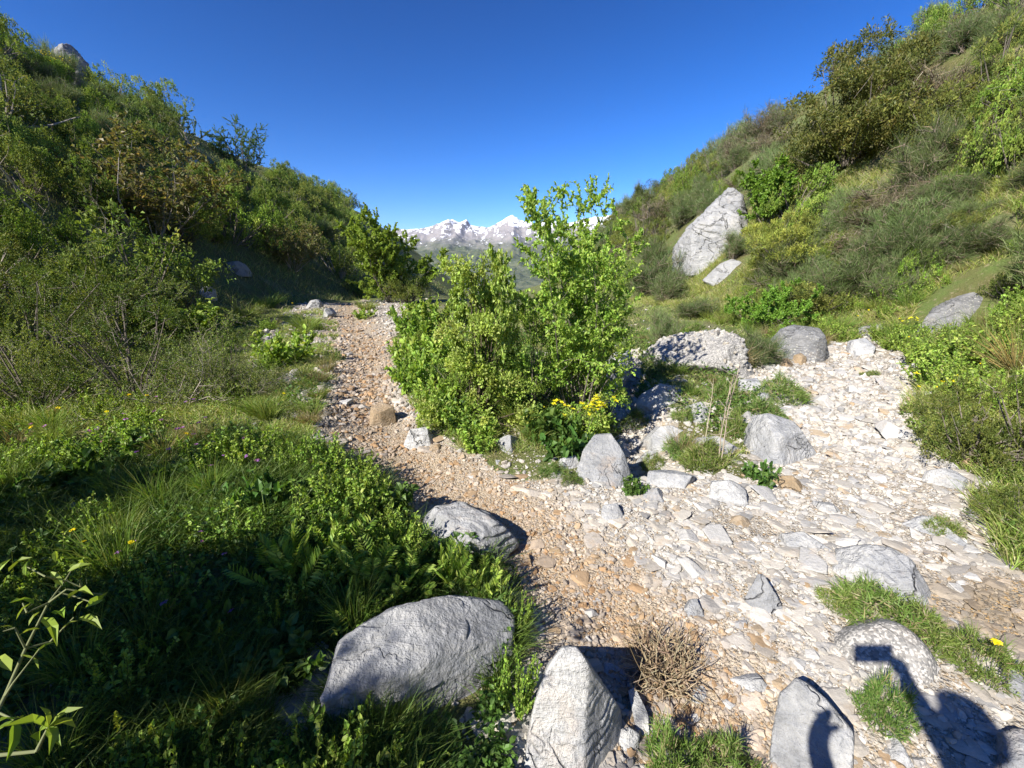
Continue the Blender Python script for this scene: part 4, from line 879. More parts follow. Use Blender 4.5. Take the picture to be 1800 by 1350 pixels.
for (px, py, w, h, l) in [(1550, 1085, 150, 70, 'arched green cushion plant behind the speckled boulder'), (1615, 1120, 110, 70, 'right arm of the green cushion behind the speckled boulder'), (1480, 1062, 80, 40, 'left end of the green cushion behind the speckled boulder'),
        (1725, 1172, 110, 66, 'round green cushion plant near the right edge'), (1548, 1255, 100, 80, 'green cushion plant on the near side of the speckled boulder'), (1370, 700, 95, 55, 'feathery green plant round a white stone'), (1340, 735, 90, 50, 'feathery green plant above the white veined boulder'),
        (1300, 765, 60, 60, 'feathery green plant left of the white veined boulder'), (1235, 815, 90, 60, 'green herb patch under the dead stalks'), (1150, 825, 44, 36, 'small green cushion in the gully gravel'), (1185, 1365, 130, 100, 'fine leaved green plant at the bottom edge, left half'), (1270, 1375, 130, 85, 'fine leaved green plant at the bottom edge, right half'),
        (1005, 845, 50, 26, 'yellow green cushion left of the sloping slab'), (968, 832, 44, 30, 'yellow green seedling patch in gravel below the thicket'), (1528, 660, 34, 14, 'tiny green plant alone in the upper bed'), (1660, 935, 55, 36, 'toothed green weed alone in the bed'), (1195, 800, 60, 40, 'low green plant at the gully\'s right side'), (1220, 590, 60, 30, 'grassy tuft on top of the rubbly mound'), (1180, 600, 50, 26, 'weed on the left shoulder of the rubbly mound'), (1270, 600, 60, 26, 'weed on the right shoulder of the rubbly mound'), (1215, 640, 50, 24, 'weed on the front face of the rubbly mound'), (1160, 660, 50, 30, 'low weed at the left foot of the rubbly mound'), (1120, 745, 60, 36, 'yellow green weed above the white cracked boulder'), (1205, 735, 50, 30, 'weed between the white cracked boulder and the dead stalks'), (1265, 700, 60, 40, 'weed at the right foot of the rubbly mound')]:
    R_('cushion_plant', CU, px, py, w, h, l, 'plant')
R_('broad_leaved_herb', HBL, 1332, 845, 56, 38, 'toothed rosette of broad leaves below the white veined boulder', 'herb')
R_('broad_leaved_herb', HBL, 1112, 870, 40, 30, 'small broad leaved seedling by the white chunk of rock', 'herb')
# dead stalks
def stalk(px, py, hpx, lean, label, seed):
    g = at(px, py); d = depth(g); H = hpx*d/FPX; rng = np.random.default_rng(seed); P, D = path3(rng, (0, 0, -.02), unit(np.array([lean, 0, 1.])), H, 9, .04)
    seg = [[*P[k], *P[k+1], .006-.0005*k, .0055-.0005*k] for k in range(9)]
    for k in range(3, 9):
        for b in range(2):
            Q, _ = path3(rng, P[k], unit(D[k]+rng.normal(size=3)*.5), H*.13, 2, .1)
            seg += [[*Q[0], *Q[1], .002, .0016], [*Q[1], *Q[2], .0016, .001]]
    tv, tf = tubes(seg); obj('dead_stalk', mesh('dead_stalk', tv, tf, STRAW, np.tile([[.42, .36, .28]], (len(tv), 1))), None, g, label, 'stalk')
stalk(1262, 815, 170, -.12, 'left one of two tall dead stalks beside the white veined boulder', 3); stalk(1268, 818, 190, -.02, 'right one of two tall dead stalks beside the white veined boulder', 4)
stalk(1240, 770, 110, .05, 'thin dead stalk behind the pair of tall stalks', 6)
# dry twig bush
def drybush():
    rng = np.random.default_rng(9); seg = []
    for s in range(420):
        az = rng.uniform(0, 6.283); t = 1.35*math.sqrt(rng.random()); b = .5*math.sqrt(rng.random())
        P, D = path3(rng, (math.cos(az)*b*.5, math.sin(az)*b*.5, .01), (math.cos(az)*math.sin(t), math.sin(az)*math.sin(t), math.cos(t)), rng.uniform(.25, .6), 4, .5, -.05)
        r = rng.uniform(.004, .011)
        for k in range(4): seg.append([*P[k], *P[k+1], r*(1-.18*k), r*(1-.18*(k+1))])
    tv, tf = tubes(seg); T = np.repeat(tints(rng, len(seg), [(.30, .22, .15), (.38, .30, .21), (.20, .14, .09)], var=.25), 8, 0); tv[:, 2] = np.maximum(tv[:, 2], -.02)
    return finish([('twigs', mesh('dry_twig_bush', tv, tf, STRAW, T))])
R_('dry_twig_bush', drybush(), 1160, 1180, 165, 78, 'dead brown twig bush lying in the gravel', 'bush')
# scatter over the hillside, far to near
def hillside(n, xr, yr, seed, kinds, keep, mind=.5):
    rng = np.random.default_rng(seed); pts = []; tries = 0
    xs = rng.uniform(*xr, n*14); ys = yr[0]+(yr[1]-yr[0])*rng.random(n*14)**1.5; zs = terrain(xs, ys)
    for x, y, z in zip(xs, ys, zs):
        if len(pts) >= n: break
        if not keep(x, y): continue
        px, py = pix((x, y, z+.6))
        if 300 < px < 485 and 170 < py < 310: continue
        if px < -160 or px > 1960 or py < -150 or (np.array([x, y, z+.5])-CAM)@FWD < .5: continue
        s = rng.uniform(.6, 1.6)*min(1+.014*y, 1.5 if x > 0 else 1.22)
        if any(math.hypot(x-a, y-b) < mind*(s+c)*.5 for a, b, c in pts): continue
        if not clear(np.array([x]), np.array([y]), 1.0, .25*s)[0]: continue
        if x > 0 and 1590 < px < 1960 and 530 < pix((x, y, z))[1] < 690: continue
        if x > 0 and 1165 < px < 1335 and 395 < pix((x, y, z))[1] < 570: continue
        if x > 0 and 1370 < px < 1620 and 90 < py < 330: continue
        u = rng.random()*(.44 if x > 0 and y < 6 else 1); acc = 0
        for nm, pr, wgt, sw, sh, lab, ct, grp in kinds:
            acc += wgt
            if u < acc: break
        far = y > 20
        w_, h_ = s*sw*rng.uniform(.85, 1.2), s*sh*rng.uniform(.8, 1.25)
        pr_ = pr[rng.integers(len(pr))]
        place(nm, pr_, (x, y, z-.06*h_), w_, h_, lab, ct, grp, rng.uniform(0, 6.28), (rng.normal()*.13, rng.normal()*.13))
        pts.append((x, y, s))
TOE_R = lambda y: np.interp(y, [-4, 0, 2.76, 6, 9, 13, 25, 60], [2.2, 2.7, 3.5, 5.5, 5.3, 4.2, 4.3, 4.6])
KR = [
    ('broom_bush', BR, .44, 1.0, .95, 'grey green broom bush among many on the right hillside', 'broom', 'broom bushes on the right hillside'),
    ('dry_broom_bush', BRD, .10, 1.1, .9, 'half dead brownish broom on the right hillside', 'broom', 'brownish brooms on the right hillside'),
    ('juniper_bush', JU, .22, 1.15, .8, 'olive juniper bush among brooms on the right hillside', 'bush', 'juniper bushes on the right hillside'),
    ('golden_juniper_bush', JUY, .04, 1.2, .8, 'yellowish juniper among brooms on the right hillside', 'bush', 'yellowish junipers on the right hillside'),
    ('leafy_bush', LF, .20, 1.0, .75, 'fresh green leafy bush among brooms on the right hillside', 'bush', 'leafy green bushes on the right hillside')]
kr = lambda x, y: x > TOE_R(y)+(1.4 if y < 4.5 else .85 if y < 8.5 else .25)
hillside(330, (4.4, 14.5), (2.0, 11), 32, KR, kr, .40)
hillside(240, (4.8, 16.0), (11, 60), 31, KR, kr, .5)
# ------------------------------------------------------------------ left hillside
R_('twiggy_bush', TW[0], 265, 430, 300, 215, 'large brownish twiggy bush below the left ridge', 'bush')
R_('twiggy_bush', TW[1], 515, 475, 125, 100, 'brown green twiggy bush beside the shaded hollow above the path', 'bush')
R_('leafy_tree', leafy('ridge_tree', 640, 1, 1.0, .3, 16, .022, .015, [(.17, .24, .075), (.21, .28, .09), (.13, .19, .06)], .035, bark=BARKP, side=18, twig=6, sidelen=.75, first=.3, twl=.13, wob=.16, lift=.6), 352, 288, 80, 104, 'slender crooked tree standing out against the sky on the left ridge', 'tree')
R_('leafy_tree', leafy('ridge_thicket', 641, 9, 1.0, .75, 14, .024, .016, [(.14, .23, .07), (.18, .27, .08), (.11, .18, .055)], .02, side=11, twig=5, base=.25, first=.1), 432, 300, 95, 88, 'rounded grey green tree right of the crooked ridge tree', 'tree')
R_('leafy_bush', LF, 165, 275, 70, 85, 'bright green leafy bush behind the brownish twiggy bush', 'bush')
R_('leafy_bush', LF, 85, 300, 110, 85, 'yellow green bush at the left behind the bare sapling', 'bush')
yellow_plant('yellow_flower_bush', 95, 150, 70, 50, 'yellow blooming bush high on the left ridge', 60, 5, LF)
for (px, py, w, h, l, pr) in [(120, 700, 300, 190, 'big dark thorn bush in shade at the left edge', 0), (300, 715, 290, 190, 'tangled grey thorn bush in the middle of the left bank', 1), (430, 700, 180, 130, 'low end of the thorn tangle nearest the path', 2), (190, 560, 330, 170, 'sunlit upper thorn bush below the brownish twiggy bush', 3)]:
    R_('thorn_bush', thorn('thorn_bush', 650+pr, 20, per=4 if pr in (0, 3) else 2, cols=DARK), px, py, w, h, l, 'bush')
for (px, py, w, h, l) in [(60, 640, 230, 200, 'dark leafy bush behind the shaded thorn bush'), (200, 620, 230, 150, 'dark leafy bush in the heart of the thorn tangle'), (330, 545, 150, 80, 'green bush at the upper end of the thorn tangle'), (70, 722, 230, 220, 'darkest shaded bush at the left edge under the thorns'), (240, 705, 240, 190, 'dark shaded bush under the middle of the thorn tangle'), (400, 690, 170, 120, 'low shade darkened bush at the path end of the thorn tangle')]:  # lower bushes added to fill the dark shade under the thorns
    R_('evergreen_bush', bushy('shade_dark_evergreen', 660+px, 26, 22, 13, .032, [tuple(.62*k for k in c) for c in DARK]+DARK[:1], clump=.06, mat=LEAF, zr=1.4), px, py, w, h, l, 'bush')  # dark green leaves, coloured darker still to stand for the deep shade
def bare_sapling(px, py, hpx, label, seed, lean):
    g = at(px, py); d = depth(g); H = hpx*d/FPX; rng = np.random.default_rng(seed); seg, tip = [], []
    P, D = path3(rng, (0, 0, -.05), unit(np.array([lean, 0, 1.])), H, 10, .13, .02)
    for k in range(10): seg.append([*P[k], *P[k+1], H*.009*(1-.085*k), H*.009*(1-.085*(k+1))])
    for k in range(2, 10):
        for b in range(2):
            Q, E = path3(rng, P[k], unit(D[k]*.6+rng.normal(size=3)*.6), H*rng.uniform(.12, .32), 4, .25, .05)
            for j in range(4): seg.append([*Q[j], *Q[j+1], H*.0032*(1-.2*j), H*.0032*(1-.2*(j+1))]); tip.append([*Q[j], *(Q[j+1]-Q[j])])
    pos, dd = on_twigs(rng, np.array(tip), 3); n = len(pos); V, F, T = leaves(pos, dd, .045*rng.uniform(.5, 1.1, n), .03, tints(rng, n, [(.14, .17, .04), (.18, .20, .05)]), rng); tv, tf = tubes(seg)
    e = empty('bare_sapling', g, label, 'tree'); obj('foliage', mesh('sapling_foliage', V, F, LEAF, T), e); obj('trunk', mesh('sapling_trunk', tv, tf, BARKP, smooth=True), e)
bare_sapling(108, 440, 285, 'thin nearly bare sapling leaning at the left edge', 3, -.28); bare_sapling(180, 470, 150, 'short bare sapling with grey forked twigs right of the thin leaning one', 7, .3)
TOE_L = lambda y: 4.6+.16*min(max(y, 0), 12)
hillside(290, (-24, -5.0), (4.0, 72), 41, [
    ('evergreen_bush', MQ, .46, 1.6, 1.1, 'dark evergreen bush in the scrub of the left hillside', 'bush', 'dark evergreen bushes on the left hillside'),
    ('olive_bush', MQO, .25, 1.5, .95, 'olive brown bush in the scrub of the left hillside', 'bush', 'olive bushes on the left hillside'),
    ('leafy_bush', LF, .23, 1.3, .95, 'lighter green leafy bush in the scrub of the left hillside', 'bush', 'leafy bushes on the left hillside'),
    ('broom_bush', BR, .06, 1.2, 1.0, 'grey green broom in the scrub of the left hillside', 'broom', 'brooms on the left hillside')], lambda x, y: -x > TOE_L(y)+(2.9 if 9 < y < 20 else .7) and pix((x, y, th(x, y)))[0] < 610, .78)
def weeds(n, r0, keep, seed, items):
    rng = np.random.default_rng(seed); k = 0; pts = []
    for t in range(n*30):
        if k >= n: break
        r = r0*(11/r0)**rng.random(); a = R(rng.uniform(-56, 56)); x, y = r*math.sin(a), r*math.cos(a)
        if not keep(x, y) or bare_mask(np.array([x]), np.array([y]))[0] or not clear(np.array([x]), np.array([y]), .9)[0]: continue
        if any(math.hypot(x-p, y-q) < .16 for p, q in pts): continue
        nm, pr, w, h, lab, ct, grp = items[rng.integers(len(items))]; s = rng.uniform(.6, 1.35)
        place(nm, pr[rng.integers(len(pr))], (x, y, th(x, y)), w*s, h*s*rng.uniform(.8, 1.2), lab, ct, grp, rng.uniform(0, 6.28)); pts.append((x, y)); k += 1
weeds(85, 2.2, lambda x, y: x < -.5-.2*y and -x < TOE_L(y)+2 and y > 2.3, 51, [('grass_tuft', GT, .34, .26, 'green grass tuft in the sunny meadow left of the path', 'grass tuft', 'grass tufts in the left meadow'), ('dry_grass_tuft', GY, .3, .24, 'straw coloured grass tuft in the meadow left of the path', 'grass tuft', 'straw tufts in the left meadow'),
    ('herb', HF, .34, .22, 'small leafy weed in the meadow left of the path', 'herb', 'weeds in the left meadow')])
weeds(150, 2.6, lambda x, y: x > TOE_R(y)-.9 and x < TOE_R(y)+3.6 and y > 4.6 and y < 11, 52, [('grass_tuft', GT, .5, .4, 'green grass tuft on the bank right of the stony bed', 'grass tuft', 'grass tufts on the right bank'), ('dry_grass_tuft', GY, .36, .3, 'straw coloured grass tuft on the bank right of the stony bed', 'grass tuft', 'straw tufts on the right bank'),
    ('herb', HF, .4, .3, 'small leafy weed on the bank right of the stony bed', 'herb', 'weeds on the right bank')])
weeds(64, .95, lambda x, y: x < -.3 and x > -4 and y > .6 and y < 3.0, 54, [('grass_tuft', GT, .3, .34, 'tall grass tuft in the shade at lower left', 'grass tuft', 'grass tufts in the lower left shade'), ('herb', HF, .3, .24, 'small leafy weed in the shade at lower left', 'herb', 'weeds in the lower left shade'),
    ('broad_leaved_herb', HBL, .26, .16, 'broad leaved weed in the shade at lower left', 'herb', 'broad leaved weeds in the lower left shade')])
weeds(34, 2.2, lambda x, y: x > -.9-.2*y and x < TOE_R(y)-1.2 and y > 3.1 and y < 9, 53, [('grass_tuft', GT, .3, .24, 'green grass tuft between the thicket and the stony bed', 'grass tuft', 'grass tufts round the thicket and mound'), ('dry_grass_tuft', GY, .3, .24, 'straw coloured grass tuft between the thicket and the stony bed', 'grass tuft', 'straw tufts round the thicket and mound'),
    ('herb', HF, .3, .22, 'small leafy weed between the thicket and the stony bed', 'herb', 'weeds round the thicket and mound')])
# plants of the sunny bank between thorn bush and path
bank = [(505, 640, 90, 68, HB, 'rounded green herb standing in rubble left of the path'), (575, 655, 55, 60, GY, 'yellowish grass clump at the left path edge'), (320, 590, 120, 70, HB, 'leafy green herb below the white boulder in the meadow'), (540, 580, 80, 45, GT, 'grass tuft in rubble beside the upper path'),
        (430, 560, 80, 45, GT, 'grass tuft below the white meadow boulder'), (470, 540, 70, 35, GT, 'grass tuft left of the two upper path rocks'), (645, 545, 60, 35, GT, 'grass tuft at the right side of the path crest'), (560, 700, 60, 40, GT, 'grass tuft at the shaded left path edge'), (640, 560, 40, 20, HB, 'small herb in the path gravel near the crest')]
for (px, py, w, h, pr, l) in bank: put('grass_tuft' if pr in (GT, GY) else 'herb', pr, px, py, w, h, l, 'grass tuft' if pr in (GT, GY) else 'herb')
# ferny plants round the half shaded boulders
for (px, py, w, h, l) in [(520, 1040, 130, 110, 'feather leaved plant in shade left of the layered boulder'), (585, 1010, 130, 110, 'feather leaved plant tallest beside the layered boulder'), (650, 1050, 120, 90, 'feather leaved plant above the broad dappled boulder'), (715, 1040, 110, 80, 'feather leaved plant left of the gap between the two dappled boulders'),
        (790, 1040, 80, 84, 'sunlit feather leaved plant between the two dappled boulders'), (850, 1052, 90, 76, 'sunlit feather leaved plant at the right rear of the broad dappled boulder'), (690, 985, 100, 60, 'feather leaved plant in front of the layered boulder')]:
    put('feather_leaved_plant', PN, px, py, w, h, l, 'plant')
for (px, py, w, h, l) in [(600, 920, 150, 110, 'dark green herb clump at the inner bend of the path'), (560, 960, 140, 90, 'dark green herb clump left of the inner bend'), (640, 890, 90, 70, 'herb clump reaching onto the gravel at the bend'), (640, 1075, 130, 60, 'leafy herb hanging over the back of the broad dappled boulder'), (910, 1110, 60, 70, 'shaded herb right of the broad dappled boulder'), (905, 1240, 90, 90, 'fine pale herb between the broad boulder and the ridge boulder')]:
    put('herb', HF, px, py, w, h, l, 'herb')
# ------------------------------------------------------------------ grass and ground cover: nobody could count it
def scatter_xy(rng, n, r0, r1, p=1.0, half=58):
    r = r0*(r1/r0)**(rng.random(n)**p); a = np.radians(rng.uniform(-half, half, n)); return r*np.sin(a), r*np.cos(a)
def grass_field(name, n, r0, r1, seed, keep, L, wd, cols, label, w=None, bend=.55, p=1.0, patch=.8, lean=.5, box=None):
    rng = np.random.default_rng(seed); x, y = scatter_xy(rng, n*5, r0, r1, p)
    if box: x, y = rng.uniform(box[0], box[1], n*3), rng.uniform(box[2], box[3], n*3)
    ok = keep(x, y) & ~bare_mask(x, y); ok &= (n2(x, y, patch, 3, seed) > -.12+.5*(rng.random(len(x))-.5)); x, y = x[ok], y[ok]
    ok = clear(x, y, .8); x, y = x[ok][:n], y[ok][:n]; k = len(x); z = terrain(x, y)
    d = unit(np.stack([rng.normal(size=k)*lean, rng.normal(size=k)*lean, np.ones(k)], -1)); Ls = (L(x, y) if callable(L) else L)*rng.uniform(.45, 1.15, k)*(1+.5*n2(x, y, .7, 2, seed+3))
    V, F, T = blades(np.stack([x, y, z-.01], -1), d, Ls, wd*(1+.12*np.hypot(x, y)), tints(rng, k, cols, w, .3), rng, bend)
    obj(name, mesh(name, V, F, BLADE, T), None, None, label, 'grass', None, 'stuff')
def cover_field(name, n, r0, r1, seed, keep, L, hmax, cols, label, patch=.5, p=1.0):
    rng = np.random.default_rng(seed); x, y = scatter_xy(rng, n*5, r0, r1, p); ok = keep(x, y) & ~bare_mask(x, y) & (n2(x, y, patch, 3, seed) > -.1); x, y = x[ok], y[ok]
    ok = clear(x, y, .8); x, y = x[ok][:n], y[ok][:n]; k = len(x); z = terrain(x, y)+hmax*rng.random(k)**1.5*(1+.6*n2(x, y, .4, 2, seed+1)); d = rnd_unit(rng, k); d[:, 2] = np.abs(d[:, 2])*.5+.1; d = unit(d); l = L*rng.uniform(.5, 1.2, k)*(1+.08*np.hypot(x, y))
    V, F, T = broad(np.stack([x, y, z], -1), d, l, l*.6, tints(rng, k, cols), rng); obj(name, mesh(name, V, F, LEAF, T), None, None, label, 'ground cover', None, 'stuff')
left = lambda x, y: (x < .35-.22*y) & (x > -TOEL(y)-3.5)
TOEL = lambda y: 4.6+.16*np.clip(y, 0, 12)
TOER = lambda y: np.interp(y, [-4, 0, 2.76, 6, 9, 13, 25, 60], [2.2, 2.7, 3.5, 5.5, 5.3, 4.2, 4.3, 4.6])
shade = lambda x, y: left(x, y) & (y < 3.1)
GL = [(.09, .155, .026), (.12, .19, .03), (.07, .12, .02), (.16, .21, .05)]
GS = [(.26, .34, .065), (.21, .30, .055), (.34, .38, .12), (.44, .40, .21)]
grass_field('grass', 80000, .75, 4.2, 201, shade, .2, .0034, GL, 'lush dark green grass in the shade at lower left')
grass_field('grass', 85000, 2.7, 13, 202, lambda x, y: left(x, y) & (y > 2.6), .12, .0035, GS, 'short sunny meadow grass on the bank left of the path', [.28, .25, .22, .25], patch=.6)
grass_field('grass', 60000, 2.2, 14, 203, lambda x, y: (x > TOER(y)-1.0) & (x < TOER(y)+4.5), lambda x, y: .2, .004, GS, 'green grass on the bank right of the stony bed', patch=.4)
grass_field('grass', 120000, 3.5, 14, 206, lambda x, y: (x > TOER(y)-.3) & (x < TOER(y)+4.5) & (x < 1.35*y), .2, .0032, GS, 'longer grass on the foot of the right hillside', patch=.3, box=(3.6, 11.5, 3.2, 15))
grass_field('grass', 30000, 3, 12, 204, lambda x, y: (x > -1.3-.2*y) & (x < TOER(y)) & (y > 3.2), .13, .0035, GS, 'green grass around the thicket and the rubbly mound', patch=.9)
grass_field('grass', 80000, 7, 48, 205, lambda x, y: ((x > TOER(y)) | (x < -TOEL(y))), .33, .004, [(.21, .27, .075), (.29, .29, .12), (.17, .23, .06), (.34, .30, .16)], 'rough grass between the bushes of both hillsides', patch=2.5, p=.8)
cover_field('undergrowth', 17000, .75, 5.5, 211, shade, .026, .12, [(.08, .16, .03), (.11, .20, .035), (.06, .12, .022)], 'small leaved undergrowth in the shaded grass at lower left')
cover_field('undergrowth', 11000, 2.6, 11, 212, lambda x, y: left(x, y) & (y > 2.6), .022, .09, [(.19, .28, .05), (.23, .32, .06), (.15, .23, .045)], 'small leaved ground cover in the sunny meadow left of the path')
cover_field('undergrowth', 24000, 2.5, 12, 213, lambda x, y: (x > TOER(y)-.9) & (x < TOER(y)+3), .026, .16, [(.13, .20, .04), (.16, .23, .045), (.10, .16, .034)], 'leafy ground cover on the bank right of the stony bed')
cover_field('undergrowth', 16000, 3.2, 9, 214, lambda x, y: (x > -1.4-.2*y) & (x < TOER(y)-1.5) & (y > 3.4) & (y < 8), .028, .16, [(.11, .19, .035), (.14, .23, .04), (.08, .14, .03)], 'leafy ground cover under and around the thicket')
# ------------------------------------------------------------------ flowers
def flower(name, seed, r, H, cols, k=5):
    rng = np.random.default_rng(seed); a = np.arange(k)*6.283/k; d = np.stack([np.cos(a), np.sin(a), np.full(k, .25)], -1); pos = np.tile([[0, 0, H]], (k, 1))
    V, F, T = broad(pos, unit(d), r, r*.9, tints(rng, k, cols, var=.1), rng); tv, tf = tubes([[0, 0, -.02, .006, 0, H*.5, .0016, .0014], [.006, 0, H*.5, 0, 0, H, .0014, .0012]])
    return mesh(name+'_petals', V, F, LEAF, T), mesh(name+'_stem', tv, tf, LEAF, np.tile([[.10, .16, .04]], (len(tv), 1)))
PUR = [flower('purple_flower', k, .017, .17+.04*k, [(.42, .20, .50), (.36, .16, .46)]) for k in range(2)]
YEL = [flower('yellow_flower', 10+k, .019, .2, [(.82, .74, .03), (.80, .68, .02)], 9) for k in range(1)]
def flowers(pts, lib, name, label, group, s0=1.0):
    for (px, py) in pts:
        g = at(px, py+14); pe, st = lib[rngP.integers(len(lib))]; sc = s0*rngP.uniform(.8, 1.15); e = empty(name, g, label, 'flower', group, rngP.uniform(0, 6), (sc, sc, sc)); e.rotation_euler = (rngP.normal()*.25-.2, rngP.normal()*.25, rngP.uniform(0, 6))
        obj('petals', pe, e); obj('stem', st, e)
flowers([(278, 722), (298, 742), (340, 719), (346, 716), (360, 750), (218, 742), (194, 770), (78, 768), (116, 775), (296, 780), (340, 782), (345, 790), (258, 818), (280, 820), (312, 814), (390, 827), (442, 803), (466, 808), (196, 814), (172, 800), (365, 775), (374, 850), (240, 762), (300, 765), (360, 815), (322, 800), (385, 790), (130, 790), (440, 860), (185, 785)], PUR, 'purple_flower', 'small purple flower on a thin stem in the sunny meadow strip at left', 'purple flowers in the sunny meadow')
flowers([(334, 982), (322, 1102), (440, 1112), (246, 980), (410, 1010), (230, 1010), (305, 1000)], PUR, 'purple_flower', 'pale purple flower among the shaded grass at lower left', 'purple flowers in the shade', .8)
flowers([(233, 718), (252, 716), (200, 740), (92, 742), (93, 766), (316, 790), (500, 706)], YEL, 'yellow_flower', 'yellow daisy like flower beside the dark thorn bush', 'yellow flowers by the thorn bush')
flowers([(152, 964), (158, 982), (222, 988)], YEL, 'yellow_flower', 'small yellow flower in the shaded grass at lower left', 'yellow flowers in the shade', .7)
flowers([(230, 488), (238, 484), (300, 510), (310, 514), (322, 508), (225, 492), (365, 468), (372, 466), (510, 535), (245, 490), (332, 505), (294, 504)], YEL, 'yellow_flower', 'yellow flower in the grass up the left bank near the white boulder', 'yellow flowers up the left bank', 1.5)
flowers([(1738, 1180), (1590, 600), (1640, 690), (1500, 560), (1690, 600), (1720, 660), (1665, 580), (1520, 545), (1600, 690)], YEL, 'yellow_flower', 'single yellow flower in the green bank right of the bed', 'yellow flowers on the right bank', 1.0)
def spike(seed):
    rng = np.random.default_rng(seed); n = 46; h = np.sort(rng.random(n)); a = rng.uniform(0, 6.283, n); r = .012*(1.1-h); pos = np.stack([r*np.cos(a)*.4, r*np.sin(a)*.4, .14+.085*h], -1); d = unit(np.stack([np.cos(a), np.sin(a), .5+0*a], -1))
    V, F, T = broad(pos, d, .015*(1.15-.6*h), .008, tints(rng, n, [(.42, .45, .03), (.34, .40, .03)]), rng); tv, tf = tubes([[0, 0, -.02, 0, 0, .15, .0025, .002]]); n = 9; a = rng.uniform(0, 6.283, n); pos = np.stack([0*a, 0*a, rng.uniform(.02, .12, n)], -1)
    V2, F2, T2 = broad(pos, unit(np.stack([np.cos(a), np.sin(a), .6+0*a], -1)), .04, .018, tints(rng, n, GREEN), rng); V2, F2, T2 = cat((V2, F2, T2), (tv, tf, np.tile([[.12, .17, .04]], (len(tv), 1))))
    return mesh('spike_blossom', V, F, LEAF, T), mesh('spike_stem', V2, F2, LEAF, T2)
SPK = [spike(k) for k in range(3)]
for (px, py, s) in [(397, 1130, 1.0), (262, 1165, 1.0), (494, 1085, .9), (495, 1100, .9), (462, 1110, .8), (330, 1045, .8), (303, 1080, .8), (246, 1072, .8), (190, 1230, 1.2), (225, 1310, 1.1), (432, 1070, .7), (285, 1330, 1.1)]:
    g = at(px, py+20); s *= .68; e = empty('yellow_flower_spike', g, 'yellow green flower spike standing in shaded grass at lower left', 'flower', 'yellow green flower spikes', rngP.uniform(0, 6), (s, s, s)); k = rngP.integers(3); obj('blossom', SPK[k][0], e); obj('stem', SPK[k][1], e)
# ------------------------------------------------------------------ young shoot close to the viewpoint
def shoot():
    rng = np.random.default_rng(4); P = lambda px, py, t: CAM+ray(px, py)*t
    root = at(-140, 1420); main = [root+np.array([0, 0, -.03]), P(-40, 1320, 1.02), P(8, 1225, 1.03), P(45, 1140, 1.05), P(85, 1060, 1.07), P(115, 1020, 1.09), P(133, 990, 1.1)]
    seg = [[*main[k], *main[k+1], .0035-.0004*k, .0031-.0004*k] for k in range(6)]; lp, ld, ll = [], [], []
    def twig(a, b, r=.0018):
        a, b = np.array(a), np.array(b); m = (a+b)/2+rng.normal(size=3)*.012; seg.append([*a, *m, r, r*.8]); seg.append([*m, *b, r*.8, r*.5]); return m, b
    def leaf(p, q, s=1.0): lp.append(p); ld.append(unit(q-p)); ll.append(np.linalg.norm(q-p)*s)
    tw = [((85, 1060), (180, 1045), 1.07), ((85, 1060), (40, 1060), 1.07), ((45, 1140), (130, 1085), 1.05), ((45, 1140), (5, 1110), 1.05), ((115, 1020), (140, 1020), 1.09), ((115, 1022), (45, 995), 1.08), ((8, 1225), (70, 1140), 1.03), ((100, 1040), (165, 1060), 1.08)]
    for (a, b, t) in tw: twig(P(*a, t), P(*b, t-.02))
    for (a, b) in [((120, 1052), (150, 1030)), ((60, 1062), (28, 1050)), ((75, 1085), (98, 1110)), ((35, 1150), (72, 1165)), ((20, 1180), (-8, 1150)), ((110, 1030), (90, 1005)), ((140, 1085), (170, 1092)), ((60, 1150), (88, 1128)), ((155, 1065), (184, 1045)), ((130, 1075), (140, 1058)), ((108, 1105), (130, 1090)), ((70, 1105), (38, 1110)), ((98, 1080), (108, 1070)), ((50, 1100), (65, 1075)), ((28, 1090), (45, 1062)), ((0, 1102), (22, 1100)), ((150, 1068), (182, 1048)), ((45, 1012), (44, 990)), ((98, 988), (96, 968)), ((15, 1005), (42, 978)), ((-10, 1010), (12, 985)), ((125, 1000), (142, 985)), ((118, 1005), (150, 990))]:
        leaf(P(*a, 1.05+rng.normal()*.02), P(*b, 1.04+rng.normal()*.02), 1.15)
    low = P(85, 1278, .95); twig(P(-30, 1330, 1.0), low, .003)
    for b in [(60, 1290), (120, 1262), (125, 1268), (100, 1300), (80, 1245), (95, 1300), (45, 1262), (125, 1245)]: leaf(low, P(*b, .95+rng.normal()*.03), 1.2)
    l2 = P(25, 1265, .93); twig(P(-30, 1330, 1.0), l2, .002)
    for b in [(0, 1262), (40, 1258), (22, 1325), (-15, 1290)]: leaf(l2, P(*b, .93+rng.normal()*.02), 1.1)
    base = root; lp, ld, ll = np.array(lp), np.array(ld), np.array(ll); n = len(lp)
    V, F, T = broad(lp-base, ld, ll, np.clip(ll*.3, .006, .015), tints(rng, n, [(.21, .32, .045), (.26, .37, .06)], var=.15), rng, .25)
    S = np.array(seg); S[:, :3] -= base; S[:, 3:6] -= base; tv, tf = tubes(S)
    e = empty('young_shoot', base, 'arching young shoot with sunlit pointed leaves close by at the lower left', 'plant'); obj('leaves', mesh('shoot_leaves', V, F, LEAF, T), e); obj('stem', mesh('shoot_stem', tv, tf, STRAW, np.tile([[.22, .24, .12]], (len(tv), 1)), smooth=True), e)
shoot()
